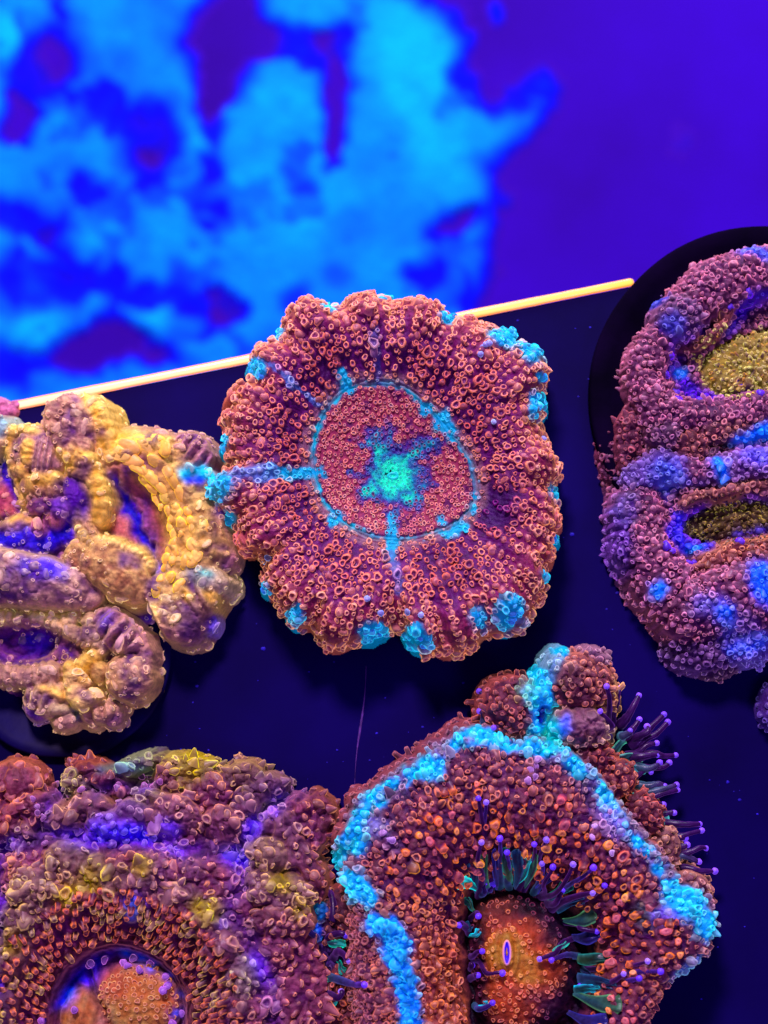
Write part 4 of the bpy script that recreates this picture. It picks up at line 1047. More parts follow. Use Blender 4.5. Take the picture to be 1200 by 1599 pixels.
# ================================================================== 4. the lumpy colony at the bottom left
def bottom_left_coral():
    root = thing('lumpy_coral', 'lumpy olive and purple coral with blue grooves round an orange hollow', 'coral', root_at(190, 1520))
    f = Field(-110, 560, 1165, 1720, 1.6, '#5c2058', '#e89480'); f.deep = .62; f.flesh = .66; f.face = .78
    O, Ot = '#6e5238', '#dcb884'; Yg, Ygt = '#8c7a3a', '#e0cc70'; R_, Rt = '#68205c', '#e8907c'; P_, Pt = '#3c1466', '#9a70d0'; B, Bt = '#1f10b4', '#4a40ff'
    c = (185.0, 1585.0)
    du, dv = f.wu * .3 + f.U * .7 - c[0], f.wv * .3 + f.V * .7 - c[1]
    rr = np.hypot(du, dv * 1.0); th = np.arctan2(dv, du)
    n1 = fbm(f.U, f.V, 26, 4, 111)
    h = np.interp(rr, [0, 40, 70, 92, 104, 112, 120, 150, 190, 240, 290, 330, 345], [58, 62, 48, 30, 54, 70, 72, 92, 112, 110, 88, 60, 34])
    h = np.where(rr > 345, 34 - (rr - 345) * 3, h)
    f.put(np.where(rr < 330, h, -100), R_, Rt, k=6)
    # wrinkled lip round the hollow
    f.H = f.H + 2.4 * np.cos((rr + 5 * n1) * .75) * sstep(96, 106, rr) * sstep(136, 120, rr)
    f.tint(sstep(98, 104, rr) * sstep(132, 118, rr), '#7a2c50', '#d88c88')
    # hollow: blue border, two orange cushions, dark crack
    f.tint(sstep(104, 96, rr), '#160a70', '#4030e0')
    f.blob(212, 1570, 44, 68, 62, 34, 10, '#c06c3a', '#ffb07a', k=4); f.blob(126, 1590, 40, 36, 46, 32, 10, '#b06a3c', '#f0a870', k=4, ribs=1.6, ribn=12)
    f.spot(200, 1600, 50, 40, 0, '#d88848', '#ffc080', amt=.8); f.spot(176, 1535, 22, 30, 30, '#a05040', '#e8906a', amt=.7)
    f.stripe([(130, 1520), (142, 1540), (150, 1566), (166, 1584), (172, 1600)], 5, '#2a0830', '#50205a', groove=16, warp=.6)
    f.spot(102, 1562, 16, 10, -40, '#1c40d8', '#3c70ff'); f.spot(90, 1575, 12, 8, -40, '#2030d0', '#4060ff')
    for (u, v) in [(190, 1494), (215, 1500), (235, 1512), (262, 1530), (275, 1555), (272, 1582)]: f.spot(u, v, 10, 7, 30, '#1446c8', '#2c70f0')
    # outer lumps
    lumps = [(112, 1345, 40, 36, 30, O, Ot), (160, 1362, 26, 34, 26, Yg, Ygt), (60, 1392, 42, 40, 28, O, Ot), (30, 1440, 36, 44, 24, '#5a3040', Ot), (190, 1372, 26, 30, 24, O, Ot), (240, 1370, 40, 38, 26, '#5c3048', '#d09090'),
             (285, 1400, 36, 34, 30, '#6a4440', '#d8a890'), (322, 1432, 38, 34, 34, O, Ot), (345, 1470, 36, 40, 30, '#6c4048', '#d8a088'), (380, 1520, 34, 40, 26, '#7a6858', '#d8c8a0'), (365, 1570, 34, 40, 26, '#6a3c50', '#d09c90'), (20, 1500, 30, 60, 22, O, Ot), (0, 1570, 34, 60, 24, '#6a4a50', '#c89c90'),
             (300, 1362, 24, 24, 26, '#5a2c50', '#c88a90'), (210, 1410, 20, 30, 18, '#5a4060', '#8090c8'),
             (95, 1290, 36, 30, 30, '#6a3c4a', '#d8a088'), (60, 1275, 20, 26, 20, O, Ot), (140, 1262, 36, 26, 28, '#6c3a4c', '#d8a088'), (170, 1300, 40, 34, 28, '#40206e', '#9070d0'), (205, 1278, 34, 30, 28, '#5a2a60', '#b088b0'), (270, 1275, 46, 36, 36, '#6a3448', '#d89a90'), (245, 1250, 40, 18, 24, '#7a6044', '#d8c088'),
             (290, 1205, 50, 28, 34, Yg, '#e8d878'), (260, 1215, 22, 26, 30, '#5c2444', '#c08068'), (330, 1240, 40, 34, 30, R_, Rt), (370, 1215, 40, 24, 32, O, Ot), (410, 1232, 34, 24, 28, '#5c3058', '#c09890'), (345, 1290, 34, 34, 30, '#64304a', '#d08c80'), (380, 1258, 26, 28, 30, '#5a2c56', '#d0a098'),
             (438, 1290, 34, 36, 36, '#643650', '#d09c90'), (465, 1268, 28, 30, 28, R_, Rt), (485, 1300, 26, 40, 26, R_, Rt), (500, 1270, 22, 34, 18, '#5a2444', '#c07868'), (415, 1340, 40, 34, 38, O, Ot), (455, 1335, 34, 38, 32, '#6c3a4c', '#d89888'), (415, 1390, 42, 36, 36, '#603648', '#d0a088'), (450, 1400, 38, 40, 30, '#6e4840', Ot), (480, 1370, 26, 44, 24, '#5c2240', '#c87868'),
             (420, 1440, 40, 30, 28, '#5c2844', '#d08878'), (460, 1440, 30, 34, 24, '#5c2844', '#d08878'), (430, 1480, 30, 30, 22, R_, Rt), (390, 1300, 22, 26, 22, '#3c1a80', '#8060d8'),
             (20, 1225, 44, 40, 56, '#7a2c44', '#e08870'), (50, 1262, 30, 36, 40, '#6c2848', '#d88070'), (0, 1280, 40, 40, 50, '#6c2444', '#e08060'), (-50, 1250, 50, 60, 56, '#6c2444', '#e08060'), (40, 1310, 34, 30, 30, '#6a3c48', '#d8a080'),
             (160, 1218, 50, 20, 30, '#5c2440', '#d07868'), (120, 1225, 26, 20, 26, '#6a5a44', '#c8b880'), (195, 1200, 40, 12, 28, '#3a4a4a', '#a8c090'), (225, 1190, 26, 10, 20, '#6c7040', '#d0d080')]
    for (u, v, rx, ry, rz, s_, t_) in lumps:
        r_ = math.hypot(u - c[0], v - c[1])
        z = float(np.interp(r_, [150, 230, 300, 350, 400], [98, 98, 74, 52, 30]))
        s_ = '#%02x%02x%02x' % tuple(int(.6 * int(s_[q:q + 2], 16) + .4 * int('#561868'[q:q + 2], 16)) for q in (1, 3, 5))
        f.blob(u, v, z, rx, ry, rz, random.uniform(-30, 30), s_, t_, k=3.5, ribs=1.6, ribn=random.uniform(8, 14))
    # blue grooves between the lumps
    for pts, wd in [([(-20, 1330), (20, 1318), (60, 1312), (100, 1305), (150, 1312), (210, 1312), (255, 1310), (300, 1325), (340, 1325), (375, 1340)], 15), ([(375, 1340), (372, 1380), (360, 1420), (385, 1450), (405, 1490), (420, 1530), (428, 1580), (428, 1650)], 15),
                    ([(345, 1330), (385, 1315), (400, 1285), (435, 1255)], 13), ([(0, 1350), (5, 1420), (-4, 1500), (10, 1540)], 12), ([(82, 1240), (75, 1270), (60, 1300)], 12), ([(440, 1240), (470, 1238)], 12)]:
        f.stripe(pts, wd, '#34187c', '#7a58d0', groove=15, amt=.5); f.tint(.42 * sstep(-.15, .35, fbm(f.U, f.V, 30, 3, 119)) * sstep(1.3, .3, f.path_dist(pts) / wd), '#1c12c0', '#4a40f8')
    for (u, v, r) in [(220, 1305, 18), (265, 1292, 16), (360, 1335, 14), (165, 1300, 14), (215, 1405, 15), (275, 1330, 14), (210, 1300, 20), (350, 1440, 8)]: f.spot(u, v, r * 1.3, r * .8, 20, '#241ccc', '#5a60ff', amt=.6)
    f.stripe([(150, 1235), (200, 1225), (240, 1228)], 8, '#2c1250', '#a070d8', groove=8)
    f.stripe([(150, 1205), (190, 1195), (235, 1200)], 5, '#2c7a80', '#58c0b0', amt=.8)
    for (u, v, r) in [(150, 1378, 16), (122, 1385, 10), (300, 1195, 18), (310, 1410, 10), (335, 1420, 12), (228, 1355, 10), (440, 1375, 12), (470, 1420, 10), (30, 1470, 14), (110, 1405, 14)]: f.spot(u, v, r * 1.2, r * 1.6, random.uniform(-40, 40), '#a8a028', '#f4e450', amt=.9)
    f.spot(212, 1420, 16, 18, 0, '#3c6a9c', '#68a0d8', amt=.8); f.spot(325, 1560, 14, 16, 0, '#8a94a0', '#c0c8d0', amt=.7)
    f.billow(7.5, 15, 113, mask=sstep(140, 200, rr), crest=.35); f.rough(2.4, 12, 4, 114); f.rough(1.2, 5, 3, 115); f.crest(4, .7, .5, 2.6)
    f.T = f.T * .88 + lin('#f0c860') * .12; f.bleed(5); f.C = f.C * (1 + sstep(100, 80, rr)[..., None] * 1.3) * (1 + sstep(125, 170, rr)[..., None] * np.array([.06, -.15, .28])); f.C = np.clip(f.C * (1 + .5 * fbm(f.U, f.V, 16, 4, 117))[..., None], 0, 1)
    P = Papillae(f, 31); rs = np.random.default_rng(37)
    R = lambda u, v: np.hypot(u - c[0], v - c[1])
    # fingers on the inner wall, pointing to the hollow
    pts = poisson(lambda u, v: (R(u, v) > 122) & (R(u, v) < 200), (-10, 420, 1370, 1610), lambda u, v: 11.5 + 0 * u, 121)
    for (u, v) in pts:
        o_ = -outward(c, u, v); q = float(R(u, v))
        P.add(u, v, rs.uniform(4.2, 6.0), 'finger', lean=o_ * rs.uniform(.35, .9), along=o_, upright=.55, tall=rs.uniform(.7, 1.3), tip='#ff9070' if rs.random() < .8 else '#f0c080', skin='#4e1048')
    # cups over the lumps
    pts = poisson(lambda u, v: (R(u, v) > 195) & (f.at(f.H, u, v) > 2), (-10, 530, 1180, 1610), lambda u, v: 13.5 + 9 * fbm(u, v, 34, 2, 125), 123)
    for (u, v) in pts:
        o_ = outward((200, 1400), u, v)
        edge = 1.0 if f.at(f.H, u + o_[0] * 22, v - o_[1] * 22) < 5 else 0.0
        P.add(u, v, min(9, 4.5 * math.exp(rs.normal(0, .34))), rs.choice(['cup', 'bubble', 'flap', 'spike'], p=[.33, .1, .27, .3]) if not edge else rs.choice(['spike', 'spike', 'cup']), lean=o_ * (.2 + .5 * edge) + np.array([rs.normal(0, .2), rs.normal(0, .2), 0]), upright=.2,
              stretch=rs.uniform(.85, 1.6), tall=rs.uniform(.6, 1.15))
    # orange cells in the hollow
    pts = poisson(lambda u, v: (np.hypot((u - 214) / 62, (v - 1566) / 56) < 1) & (v < 1590), (140, 290, 1500, 1610), lambda u, v: 7.4 + 3 * sstep(1540, 1590, v), 127)
    for (u, v) in pts: P.add(u, v, rs.uniform(3.0, 4.6), 'cup', tip='#ffb878', skin='#a84e34', upright=.6, tall=.55)
    for (u, v) in [(131, 1510), (139, 1511), (159, 1502), (190, 1508), (199, 1511), (218, 1518), (233, 1506), (257, 1527), (262, 1540), (256, 1546), (280, 1588), (67, 1593), (268, 1598), (205, 1500), (117, 1578)]:
        P.add(u, v, rs.uniform(5.2, 6.6), 'knob', tip='#d890e8', skin='#40209c', upright=.8, tall=.8, dz=4, jitter=.05)
    for (u, v) in [(212, 1213), (223, 1215), (221, 1229), (184, 1232), (187, 1224), (240, 1226), (248, 1222), (75, 1226), (82, 1236), (57, 1249), (62, 1258), (61, 1269), (130, 1235), (100, 1240), (75, 1318), (70, 1280)]:
        P.add(u, v, rs.uniform(4.6, 6.0), 'knob', tip='#d08cc8', skin='#4c1c60', upright=.8, tall=.7, dz=2, jitter=.06)
    f.stamp(P); f.build(root); P.build(root)
    return root

# ================================================================== 5. the cyan-rimmed polyp with tentacles at the bottom right
def bottom_right_coral():
    root = thing('rimmed_coral', 'maroon coral with a cyan rim, orange slit mouth and purple tipped tentacles', 'coral', root_at(800, 1470))
    f = Field(430, 1160, 1000, 1720, 1.6, '#5a1a5a', '#f09470'); f.deep = .62; f.flesh = .6; f.face = .8
    cy, cyt = '#14a6c4', '#3fd8ea'; R_, Rt = '#5a1c48', '#d87a60'
    c = (800.0, 1500.0)
    out = [(545, 1330), (548, 1300), (562, 1272), (590, 1243), (620, 1225), (648, 1195), (680, 1172), (705, 1152), (735, 1145), (762, 1148), (800, 1158), (848, 1164), (895, 1180), (930, 1212), (960, 1245), (985, 1275), (1012, 1310),
           (1030, 1345), (1055, 1380), (1090, 1392), (1112, 1405), (1118, 1440), (1108, 1480), (1085, 1505), (1052, 1525), (1030, 1560), (1008, 1600), (980, 1660), (800, 1720), (600, 1700), (560, 1620), (548, 1550), (548, 1470), (546, 1410), (530, 1370)]
    inn = [(738, 1400), (770, 1388), (800, 1385), (830, 1392), (862, 1405), (890, 1430), (915, 1470), (925, 1520), (915, 1570), (890, 1620), (800, 1660), (750, 1640), (742, 1560), (738, 1500), (735, 1440)]
    Ro = radius_fn(c, out, 22); Rs = radius_fn(c, out, 70); Ri = radius_fn(c, inn)
    du, dv = f.wu * .35 + f.U * .65 - c[0], f.wv * .35 + f.V * .65 - c[1]
    th = np.arctan2(dv, du); rr = np.hypot(du, dv); I = Ri(th); R = Ro(th); t = np.where(rr < I, rr / I - 1, (rr - I) / (R - I))
    n1 = fbm(f.U, f.V, 28, 4, 131)
    h = np.interp(t, [-1, -.6, -.3, -.06, 0, .1, .3, .55, .8, .93, 1.0], [66, 60, 46, 12, 14, 54, 100, 124, 116, 104, 70])
    h = np.where(t > 1, 70 - (rr - R) * 12, h) + 12 * np.clip((R - Rs(th)) / 12, -1, 1) * sstep(.5, .95, t)
    f.put(h, k=2)
    west = sstep(.1, .7, -np.cos(th)) * sstep(-.3, .3, np.sin(th) + .35)
    f.H = f.H + 3.0 * np.cos((du + 7 * n1) * .42) * west * sstep(.05, .12, t) * sstep(.6, .4, t)
    f.tint(west * sstep(.04, .1, t) * sstep(.55, .4, t + .1 * n1), '#96443c', '#ef8f68')
    f.tint(.8 * sstep(.55, .95, t + .2 * n1), '#4b1850', '#b87078')
    f.tint(sstep(.08, .0, t) * sstep(-.42, -.3, t), '#16061e', '#7a3a50')
    # oral disc with the slit mouth
    f.tint(sstep(-.28, -.42, t + .1 * n1), '#a84c30', '#f59a60')
    f.blob(792, 1488, 44, 34, 44, 26, 8, '#d08038', '#ffba6a', k=6); f.spot(818, 1508, 24, 46, -30, '#d08038', '#ffb060', amt=.8)
    f.spot(780, 1430, 34, 26, 0, '#8a3c34', '#f09068', amt=.8); f.spot(850, 1560, 50, 14, 20, '#8c4038', '#e89070', amt=.7); f.spot(880, 1440, 40, 50, 0, '#2c1236', '#7a4860', amt=.7); f.spot(900, 1580, 60, 24, 10, '#2a0e3c', '#7a4070', amt=.8)
    f.H = f.H + 1.8 * np.cos(np.hypot((f.U - 792) / 9, (f.V - 1488) / 22) * 6.2) * sstep(4, 1.4, np.hypot((f.U - 792) / 9, (f.V - 1488) / 22))
    # cyan rim
    rim = [(540, 1320), (548, 1296), (566, 1272), (592, 1246), (622, 1226), (650, 1200), (682, 1178), (712, 1158), (750, 1152), (800, 1164), (850, 1172), (884, 1186), (908, 1208), (932, 1236), (952, 1262), (978, 1292), (1000, 1318), (1018, 1345), (1045, 1385), (1080, 1405), (1104, 1440)]
    for i_ in range(len(rim) * 7 - 7):
        a_, b_ = rim[i_ // 7], rim[i_ // 7 + 1]; q = (i_ % 7) / 7
        u = a_[0] * (1 - q) + b_[0] * q + random.gauss(0, 6); v = a_[1] * (1 - q) + b_[1] * q + random.gauss(0, 6)
        z = float(np.clip(f.at(f.H, u, v), 40, 112)) - 6; r = random.uniform(7, 12)
        f.blob(u, v, z, r, r * random.uniform(.8, 1.3), r * 1.2, random.uniform(0, 180), None, None, k=3)
    f.stripe(rim, 13, cy, cyt, soft=.45, amt=1.0); f.tint(.9 * sstep(.02, .24, fbm(f.U, f.V, 17, 4, 139)) * sstep(2.4, 1.3, f.path_dist(rim) / 13), '#4a3a64', '#b088a0'); f.spot(1062, 1405, 30, 34, -30, cy, cyt, soft=.4); f.spot(1095, 1440, 22, 26, 0, cy, cyt); f.spot(672, 1200, 22, 20, 0, cy, cyt); f.spot(560, 1310, 18, 26, 10, cy, cyt)
    f.stripe([(545, 1370), (556, 1390), (575, 1395)], 15, cy, cyt); f.spot(562, 1385, 16, 22, 20, cy, cyt)
    west2 = [(590, 1440), (612, 1450), (622, 1475), (620, 1500), (634, 1530), (642, 1560), (640, 1610), (645, 1660)]
    for i_ in range(len(west2) * 6 - 6):
        a_, b_ = west2[i_ // 6], west2[i_ // 6 + 1]; q = (i_ % 6) / 6
        u = a_[0] * (1 - q) + b_[0] * q + random.gauss(0, 8); v = a_[1] * (1 - q) + b_[1] * q + random.gauss(0, 4)
        r = random.uniform(7, 12); f.blob(u, v, float(f.at(f.H, u, v)) - 3, r, r, r * 1.2, 0, None, None, k=3)
    f.stripe(west2, 18, '#128cd0', '#2cbcf4', soft=.35); f.spot(618, 1478, 24, 26, 0, '#128cd0', '#2cbcf4')
    f.spot(1000, 1425, 24, 18, 20, '#6a8c78', '#b0d8b0', amt=.8); f.spot(1030, 1428, 22, 14, 0, '#6a60b8', '#a8a0f0', amt=.8); f.spot(945, 1280, 24, 30, -40, '#7a68a8', '#c0b0f0', amt=.7); f.spot(1070, 1510, 30, 12, -40, '#2080b0', '#50c0e8', amt=.7)
    f.spot(615, 1320, 20, 14, 0, '#7a5a80', '#c8a0c8', amt=.7); f.spot(590, 1290, 20, 18, 0, '#7088a8', '#b0c0e0', amt=.7)
    # knobbly polyps behind the rim
    f.blob(802, 1102, 60, 50, 46, 40, 0, '#5a2044', '#d07c70'); f.blob(815, 1090, 78, 34, 22, 24, -8, '#94604a', '#e0b088', k=3)
    f.tube([(852, 1060, 74, 14), (850, 1085, 78, 16), (842, 1110, 72, 16), (835, 1135, 66, 16)], cy, cyt); f.spot(846, 1100, 22, 36, 10, cy, cyt); f.dig(848, 1118, 13, 18, 18, 0, '#1c1a70', '#3858c8'); f.spot(824, 1082, 18, 20, 0, '#2ab8a0', '#48e0c8', amt=.8)
    f.blob(905, 1066, 70, 52, 46, 44, 0, '#6a2a44', '#dc8c78'); f.blob(890, 1058, 92, 30, 26, 24, 30, '#7a4a4c', '#d8a090', ribs=2.5, ribn=12); f.blob(872, 1050, 86, 18, 26, 20, 0, '#4090a0', '#a0c8d0'); f.blob(876, 1028, 70, 14, 12, 14, 0, cy, cyt)
    f.blob(940, 1075, 56, 26, 40, 30, -20, '#9a6050', '#e8b080'); f.blob(925, 1035, 62, 26, 22, 26, 0, '#5c2c50', '#c090a0')
    f.blob(906, 1134, 78, 44, 34, 38, 10, '#a87878', '#e8c0a8', ribs=1.4, ribn=16, k=3); f.spot(864, 1145, 16, 34, -10, '#26b0b0', '#48e0c8'); f.spot(880, 1132, 12, 20, 0, '#3c78d8', '#70a8f0', amt=.8); f.spot(912, 1152, 26, 12, 0, '#4a1a44', '#c07878', amt=.8)
    f.blob(925, 1175, 66, 40, 24, 26, 30, '#6a2440', '#d87c68'); f.blob(965, 1215, 60, 30, 30, 26, 30, '#6a2a40', '#d88068'); f.blob(1010, 1270, 50, 26, 40, 26, -35, '#541c3c', '#c06c60'); f.blob(1045, 1320, 44, 22, 32, 26, -25, '#7a4c48', '#d8a080')
    f.blob(1085, 1385, 62, 28, 20, 24, 35, '#6c3448', '#d89884')
    # dark skirt between the corals at the lower left
    f.blob(500, 1530, 10, 60, 120, 26, 0, '#2a1048', '#6a4880', k=6); f.blob(530, 1440, 24, 34, 50, 26, 0, '#48183c', '#b06858'); f.blob(535, 1570, 30, 40, 60, 26, 0, '#5c2438', '#d07860')
    f.blob(470, 1470, 30, 26, 20, 20, 0, '#1c6a90', '#3cb0d0'); f.blob(486, 1455, 34, 20, 16, 18, 0, '#1850a8', '#3c80e8'); f.blob(500, 1425, 40, 14, 16, 18, 0, '#1c5a80', '#3898b8')
    f.blob(545, 1335, 46, 18, 24, 22, 0, cy, cyt)
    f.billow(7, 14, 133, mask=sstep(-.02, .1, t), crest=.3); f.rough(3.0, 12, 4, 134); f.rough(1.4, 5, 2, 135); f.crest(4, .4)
    f.bleed(3); f.C = np.clip(f.C * (1 + .45 * fbm(f.U, f.V, 16, 4, 137))[..., None] * (1 + 1.3 * sstep(-.3, -.6, t))[..., None], 0, 1)
    P = Papillae(f, 41); rs = np.random.default_rng(43)
    def tt(u, v):
        a_ = np.arctan2(v - c[1], u - c[0]); r_ = np.hypot(u - c[0], v - c[1]); i_ = Ri(a_); o_ = Ro(a_)
        return np.where(r_ < i_, r_ / i_ - 1, (r_ - i_) / (o_ - i_))
    def wst(u, v): return (u < 735) & (v > 1400)
    pts = poisson(lambda u, v: (tt(u, v) > .1) & (tt(u, v) < .99), (535, 1125, 1135, 1610), lambda u, v: 13.0 - 3.8 * sstep(.5, .8, tt(u, v)) - 4.5 * wst(u, v), 141)
    for (u, v) in pts:
        q = float(tt(u, v)); o_ = outward(c, u, v)
        if q < .5 + .25 * rs.random() and not wst(u, v):
            P.add(u, v, min(8, 4.6 * math.exp(rs.normal(0, .28))), rs.choice(['stud', 'flap', 'finger', 'cup'], p=[.55, .2, .1, .15]), lean=-o_ * rs.uniform(.1, .5), along=o_, stretch=rs.uniform(.9, 1.5), upright=.4, tall=rs.uniform(.8, 1.2), tip=rs.choice(['#ff9a58', '#f08048', '#e07858', '#d07070']), skin='#4c1448')
        else:
            P.add(u, v, min(7, 4.0 * math.exp(rs.normal(0, .3))), rs.choice(['cup', 'flap', 'bubble', 'spike'], p=[.45, .25, .12, .18]), lean=o_ * .3, along=o_, upright=.25, stretch=rs.uniform(.8, 1.5), tall=rs.uniform(.7, 1.3))
    pts = poisson(lambda u, v: (np.hypot((u - 810) / 85, (v - 1500) / 112) < 1) & (np.hypot((u - 792) / 20, (v - 1488) / 34) > 1), (735, 900, 1390, 1610), lambda u, v: 8.2 + 0 * u, 143)
    for (u, v) in pts:
        if rs.random() < .3: continue
        P.add(u, v, rs.uniform(2.2, 3.8), 'cup', upright=.6, tall=.7, stretch=rs.uniform(.9, 1.6))
    pts = poisson(lambda u, v: (tt(u, v) > 1.0) & (f.at(f.H, u, v) > 10), (440, 1120, 1015, 1610), lambda u, v: 9.5 + 0 * u, 145)
    for (u, v) in pts:
        if math.hypot((u - 906) / 40, (v - 1128) / 26) < 1: continue
        o_ = outward((860, 1200), u, v)
        P.add(u, v, rs.uniform(3.2, 5.6), rs.choice(['cup', 'flap', 'bubble', 'finger'], p=[.4, .25, .2, .15]), lean=o_ * .4, upright=.2, tall=rs.uniform(.7, 1.2))
    for (u, v) in [(826, 1205), (830, 1215), (833, 1198), (925, 1290), (918, 1305), (950, 1330), (835, 1190), (820, 1222), (945, 1270), (600, 1300), (610, 1310)]:
        P.add(u, v, rs.uniform(4.5, 6.5), 'knob', tip='#e0b0f0', skin='#6a4080', tall=.8)
    f.C = f.C * (1 + sstep(.1, .2, t)[..., None] * np.array([0, -.15, .3]))
    f.stamp(P); f.build(root); P.build(root)
    hm = float(f.at(f.H, 792, 1488)) + 2
    m = mesh_object('mouth', *mouth_mesh(792, 1488, 4.0, 17, hm, 2.5), M_pap, None, np.concatenate([np.tile(lin('#d89050'), (24, 1)), np.tile(lin('#e8a8c8'), (24, 1)), np.tile(lin('#3c14c0'), (25, 1))]))
    m['label'] = 'purple slit mouth with a pale lip'; parent_keep(m, root)
    # tentacles round the mouth
    D, Dt = '#260a38', '#340f48'; T, Tt = '#0e2a3a', '#1f8c8c'
    def tent(p0, p1, lift, dark=True, r0=6.5, r1=3.4, ball=4.8, k=0):
        h0 = max(8.0, float(f.at(f.H, *p0)) - 2); h1 = max(14.0, float(f.at(f.H, *p1)) + 12)
        tentacle(root, (*p0, h0), (*p1, h1), lift, r0, r1, D if dark else T, '#6a44ff' if rs.random() < .7 else '#9070ff', ball, Dt if dark else '#3c1a70', seed=int(p1[0] * 7 + p1[1]))
    inner = [((770, 1392), (744, 1246)), ((776, 1390), (756, 1252)), ((752, 1404), (750, 1314)), ((764, 1398), (771, 1313)), ((785, 1392), (778, 1308)), ((800, 1392), (790, 1330)), ((815, 1392), (831, 1317)), ((822, 1395), (849, 1310)), ((832, 1398), (850, 1336)), ((838, 1400), (845, 1348)), ((845, 1404), (862, 1353)),
             ((850, 1406), (891, 1348)), ((860, 1410), (921, 1352)), ((862, 1412), (934, 1355)), ((868, 1420), (939, 1380)), ((866, 1424), (921, 1392)), ((860, 1416), (879, 1391)), ((885, 1445), (933, 1455)), ((748, 1410), (744, 1391)), ((752, 1402), (760, 1380)), ((760, 1398), (772, 1384)),
             ((738, 1440), (749, 1433)), ((736, 1462), (718, 1446)), ((742, 1470), (787, 1464)), ((738, 1500), (754, 1487)), ((742, 1506), (785, 1520)), ((738, 1520), (740, 1513)), ((738, 1535), (748, 1526)), ((752, 1560), (812, 1564)), ((745, 1578), (770, 1567)),
             ((905, 1470), (843, 1498)), ((910, 1500), (862, 1500)), ((915, 1520), (911, 1546)), ((920, 1500), (970, 1470)), ((922, 1520), (1003, 1495)), ((922, 1535), (1022, 1510)), ((920, 1545), (968, 1516)), ((920, 1555), (990, 1521)), ((905, 1580), (985, 1570))]
    for k, (a_, b_) in enumerate(inner):
        if k % 5 == 3: continue
        tent(a_, b_, rs.uniform(16, 34), dark=rs.random() < .6, r0=rs.uniform(5, 7.5), r1=rs.uniform(2.2, 3.2), ball=rs.uniform(4.2, 5.4))
    # longer tentacles on the right flank, reaching over the shelf
    flank = [((952, 1132), (943, 1074)), ((962, 1130), (973, 1073)), ((972, 1132), (1002, 1085)), ((955, 1150), (934, 1112)), ((975, 1150), (987, 1141)), ((985, 1150), (1002, 1123)), ((990, 1160), (1014, 1134)), ((992, 1165), (1042, 1115)), ((995, 1170), (1048, 1127)), ((985, 1180), (1030, 1160)), ((985, 1185), (1031, 1179)),
             ((985, 1188), (1061, 1179)), ((990, 1195), (1034, 1191)), ((992, 1200), (1050, 1191)), ((990, 1210), (1020, 1206)), ((990, 1225), (1042, 1228)), ((995, 1240), (1062, 1226)), ((992, 1250), (1064, 1234)), ((1000, 1255), (1040, 1257)), ((1010, 1275), (1057, 1270)), ((1035, 1285), (1098, 1288)), ((1040, 1302), (1101, 1298)),
             ((1040, 1315), (1074, 1310)), ((1045, 1320), (1077, 1320)), ((1050, 1335), (1108, 1326)), ((1055, 1345), (1096, 1347)), ((1062, 1360), (1122, 1362)), ((785, 1140), (750, 1078)), ((775, 1140), (750, 1110)), ((790, 1145), (770, 1137))]
    for (a_, b_) in flank:
        h0 = 40; h1 = float(np.clip(60 - .25 * math.hypot(b_[0] - a_[0], b_[1] - a_[1]), 26, 60))
        if f.at(f.H, *b_) > h1 - 8: h1 = float(f.at(f.H, *b_)) + 12
        tentacle(root, (*a_, h0), (*b_, h1), rs.uniform(8, 26), rs.uniform(6, 10), rs.uniform(2.8, 4), D if rs.random() < .65 else '#2a5058', '#8058f0', rs.uniform(4.2, 5.4), '#34104a', seed=int(b_[0] * 3 + b_[1]))
    # skirt tentacles
    skirt = [((512, 1480), (540, 1462)), ((520, 1500), (546, 1500)), ((505, 1500), (495, 1492)), ((515, 1530), (570, 1532)), ((500, 1545), (484, 1530)), ((505, 1555), (533, 1549)), ((490, 1470), (478, 1446)), ((520, 1440), (503, 1384)), ((505, 1575), (480, 1560))]
    for (a_, b_) in skirt: tent(a_, b_, rs.uniform(14, 30), dark=rs.random() < .5, r0=7, r1=4)
    # thin green and teal flaps standing between the tentacles
    def flap(p0, p1, w0, w1, lift, dark, bright, seed):
        rs2 = np.random.default_rng(seed); n = 9; m_ = 9; Vv = []; F = []; cc = []
        h0 = max(10.0, float(f.at(f.H, *p0)) - 3); h1 = max(16.0, float(f.at(f.H, *p1)) + 7)
        du_, dv_ = p1[0] - p0[0], p1[1] - p0[1]; l_ = math.hypot(du_, dv_) + 1e-6; px_, py_ = -dv_ / l_, du_ / l_
        ph = rs2.uniform(0, 6)
        for j in range(m_):
            q = j / (m_ - 1); w_ = (w0 * (1 - q) + w1 * q) * (.8 + .35 * math.sin(q * 3.1 + ph))
            for i in range(n):
                s_ = i / (n - 1) * 2 - 1
                e = s_ * w_ + 2.5 * math.sin(q * 5 + ph)
                z = h0 * (1 - q) + h1 * q + lift * math.sin(math.pi * min(1, q * 1.1)) + 5 * math.cos(s_ * 2.4 + ph) - 4 * s_ * s_ + (3 * math.sin(s_ * 6 + ph) if q > .7 else 0)
                ed_ = 4 * (1 - abs(s_)) * (1 if q > .85 else 0)
                Vv.append(to_world(p0[0] + du_ * q + px_ * e + du_ / l_ * ed_, p0[1] + dv_ * q + py_ * e + dv_ / l_ * ed_, z))
                k_ = float(sstep(.35, 1.0, max(abs(s_) * .9, q * 1.02 - .1) + rs2.normal(0, .06)))
                cc.append(lin(dark) * (1 - k_) + lin(bright) * k_)
        for j in range(m_ - 1):
            for i in range(n - 1):
                b2 = j * n + i; F.append((b2, b2 + 1, b2 + n + 1, b2 + n))
        o = mesh_object('flap', np.array(Vv), np.array(F), M_tent, None, np.array(cc))
        so = o.modifiers.new('thickness', 'SOLIDIFY'); so.thickness = .018
        parent_keep(o, root)
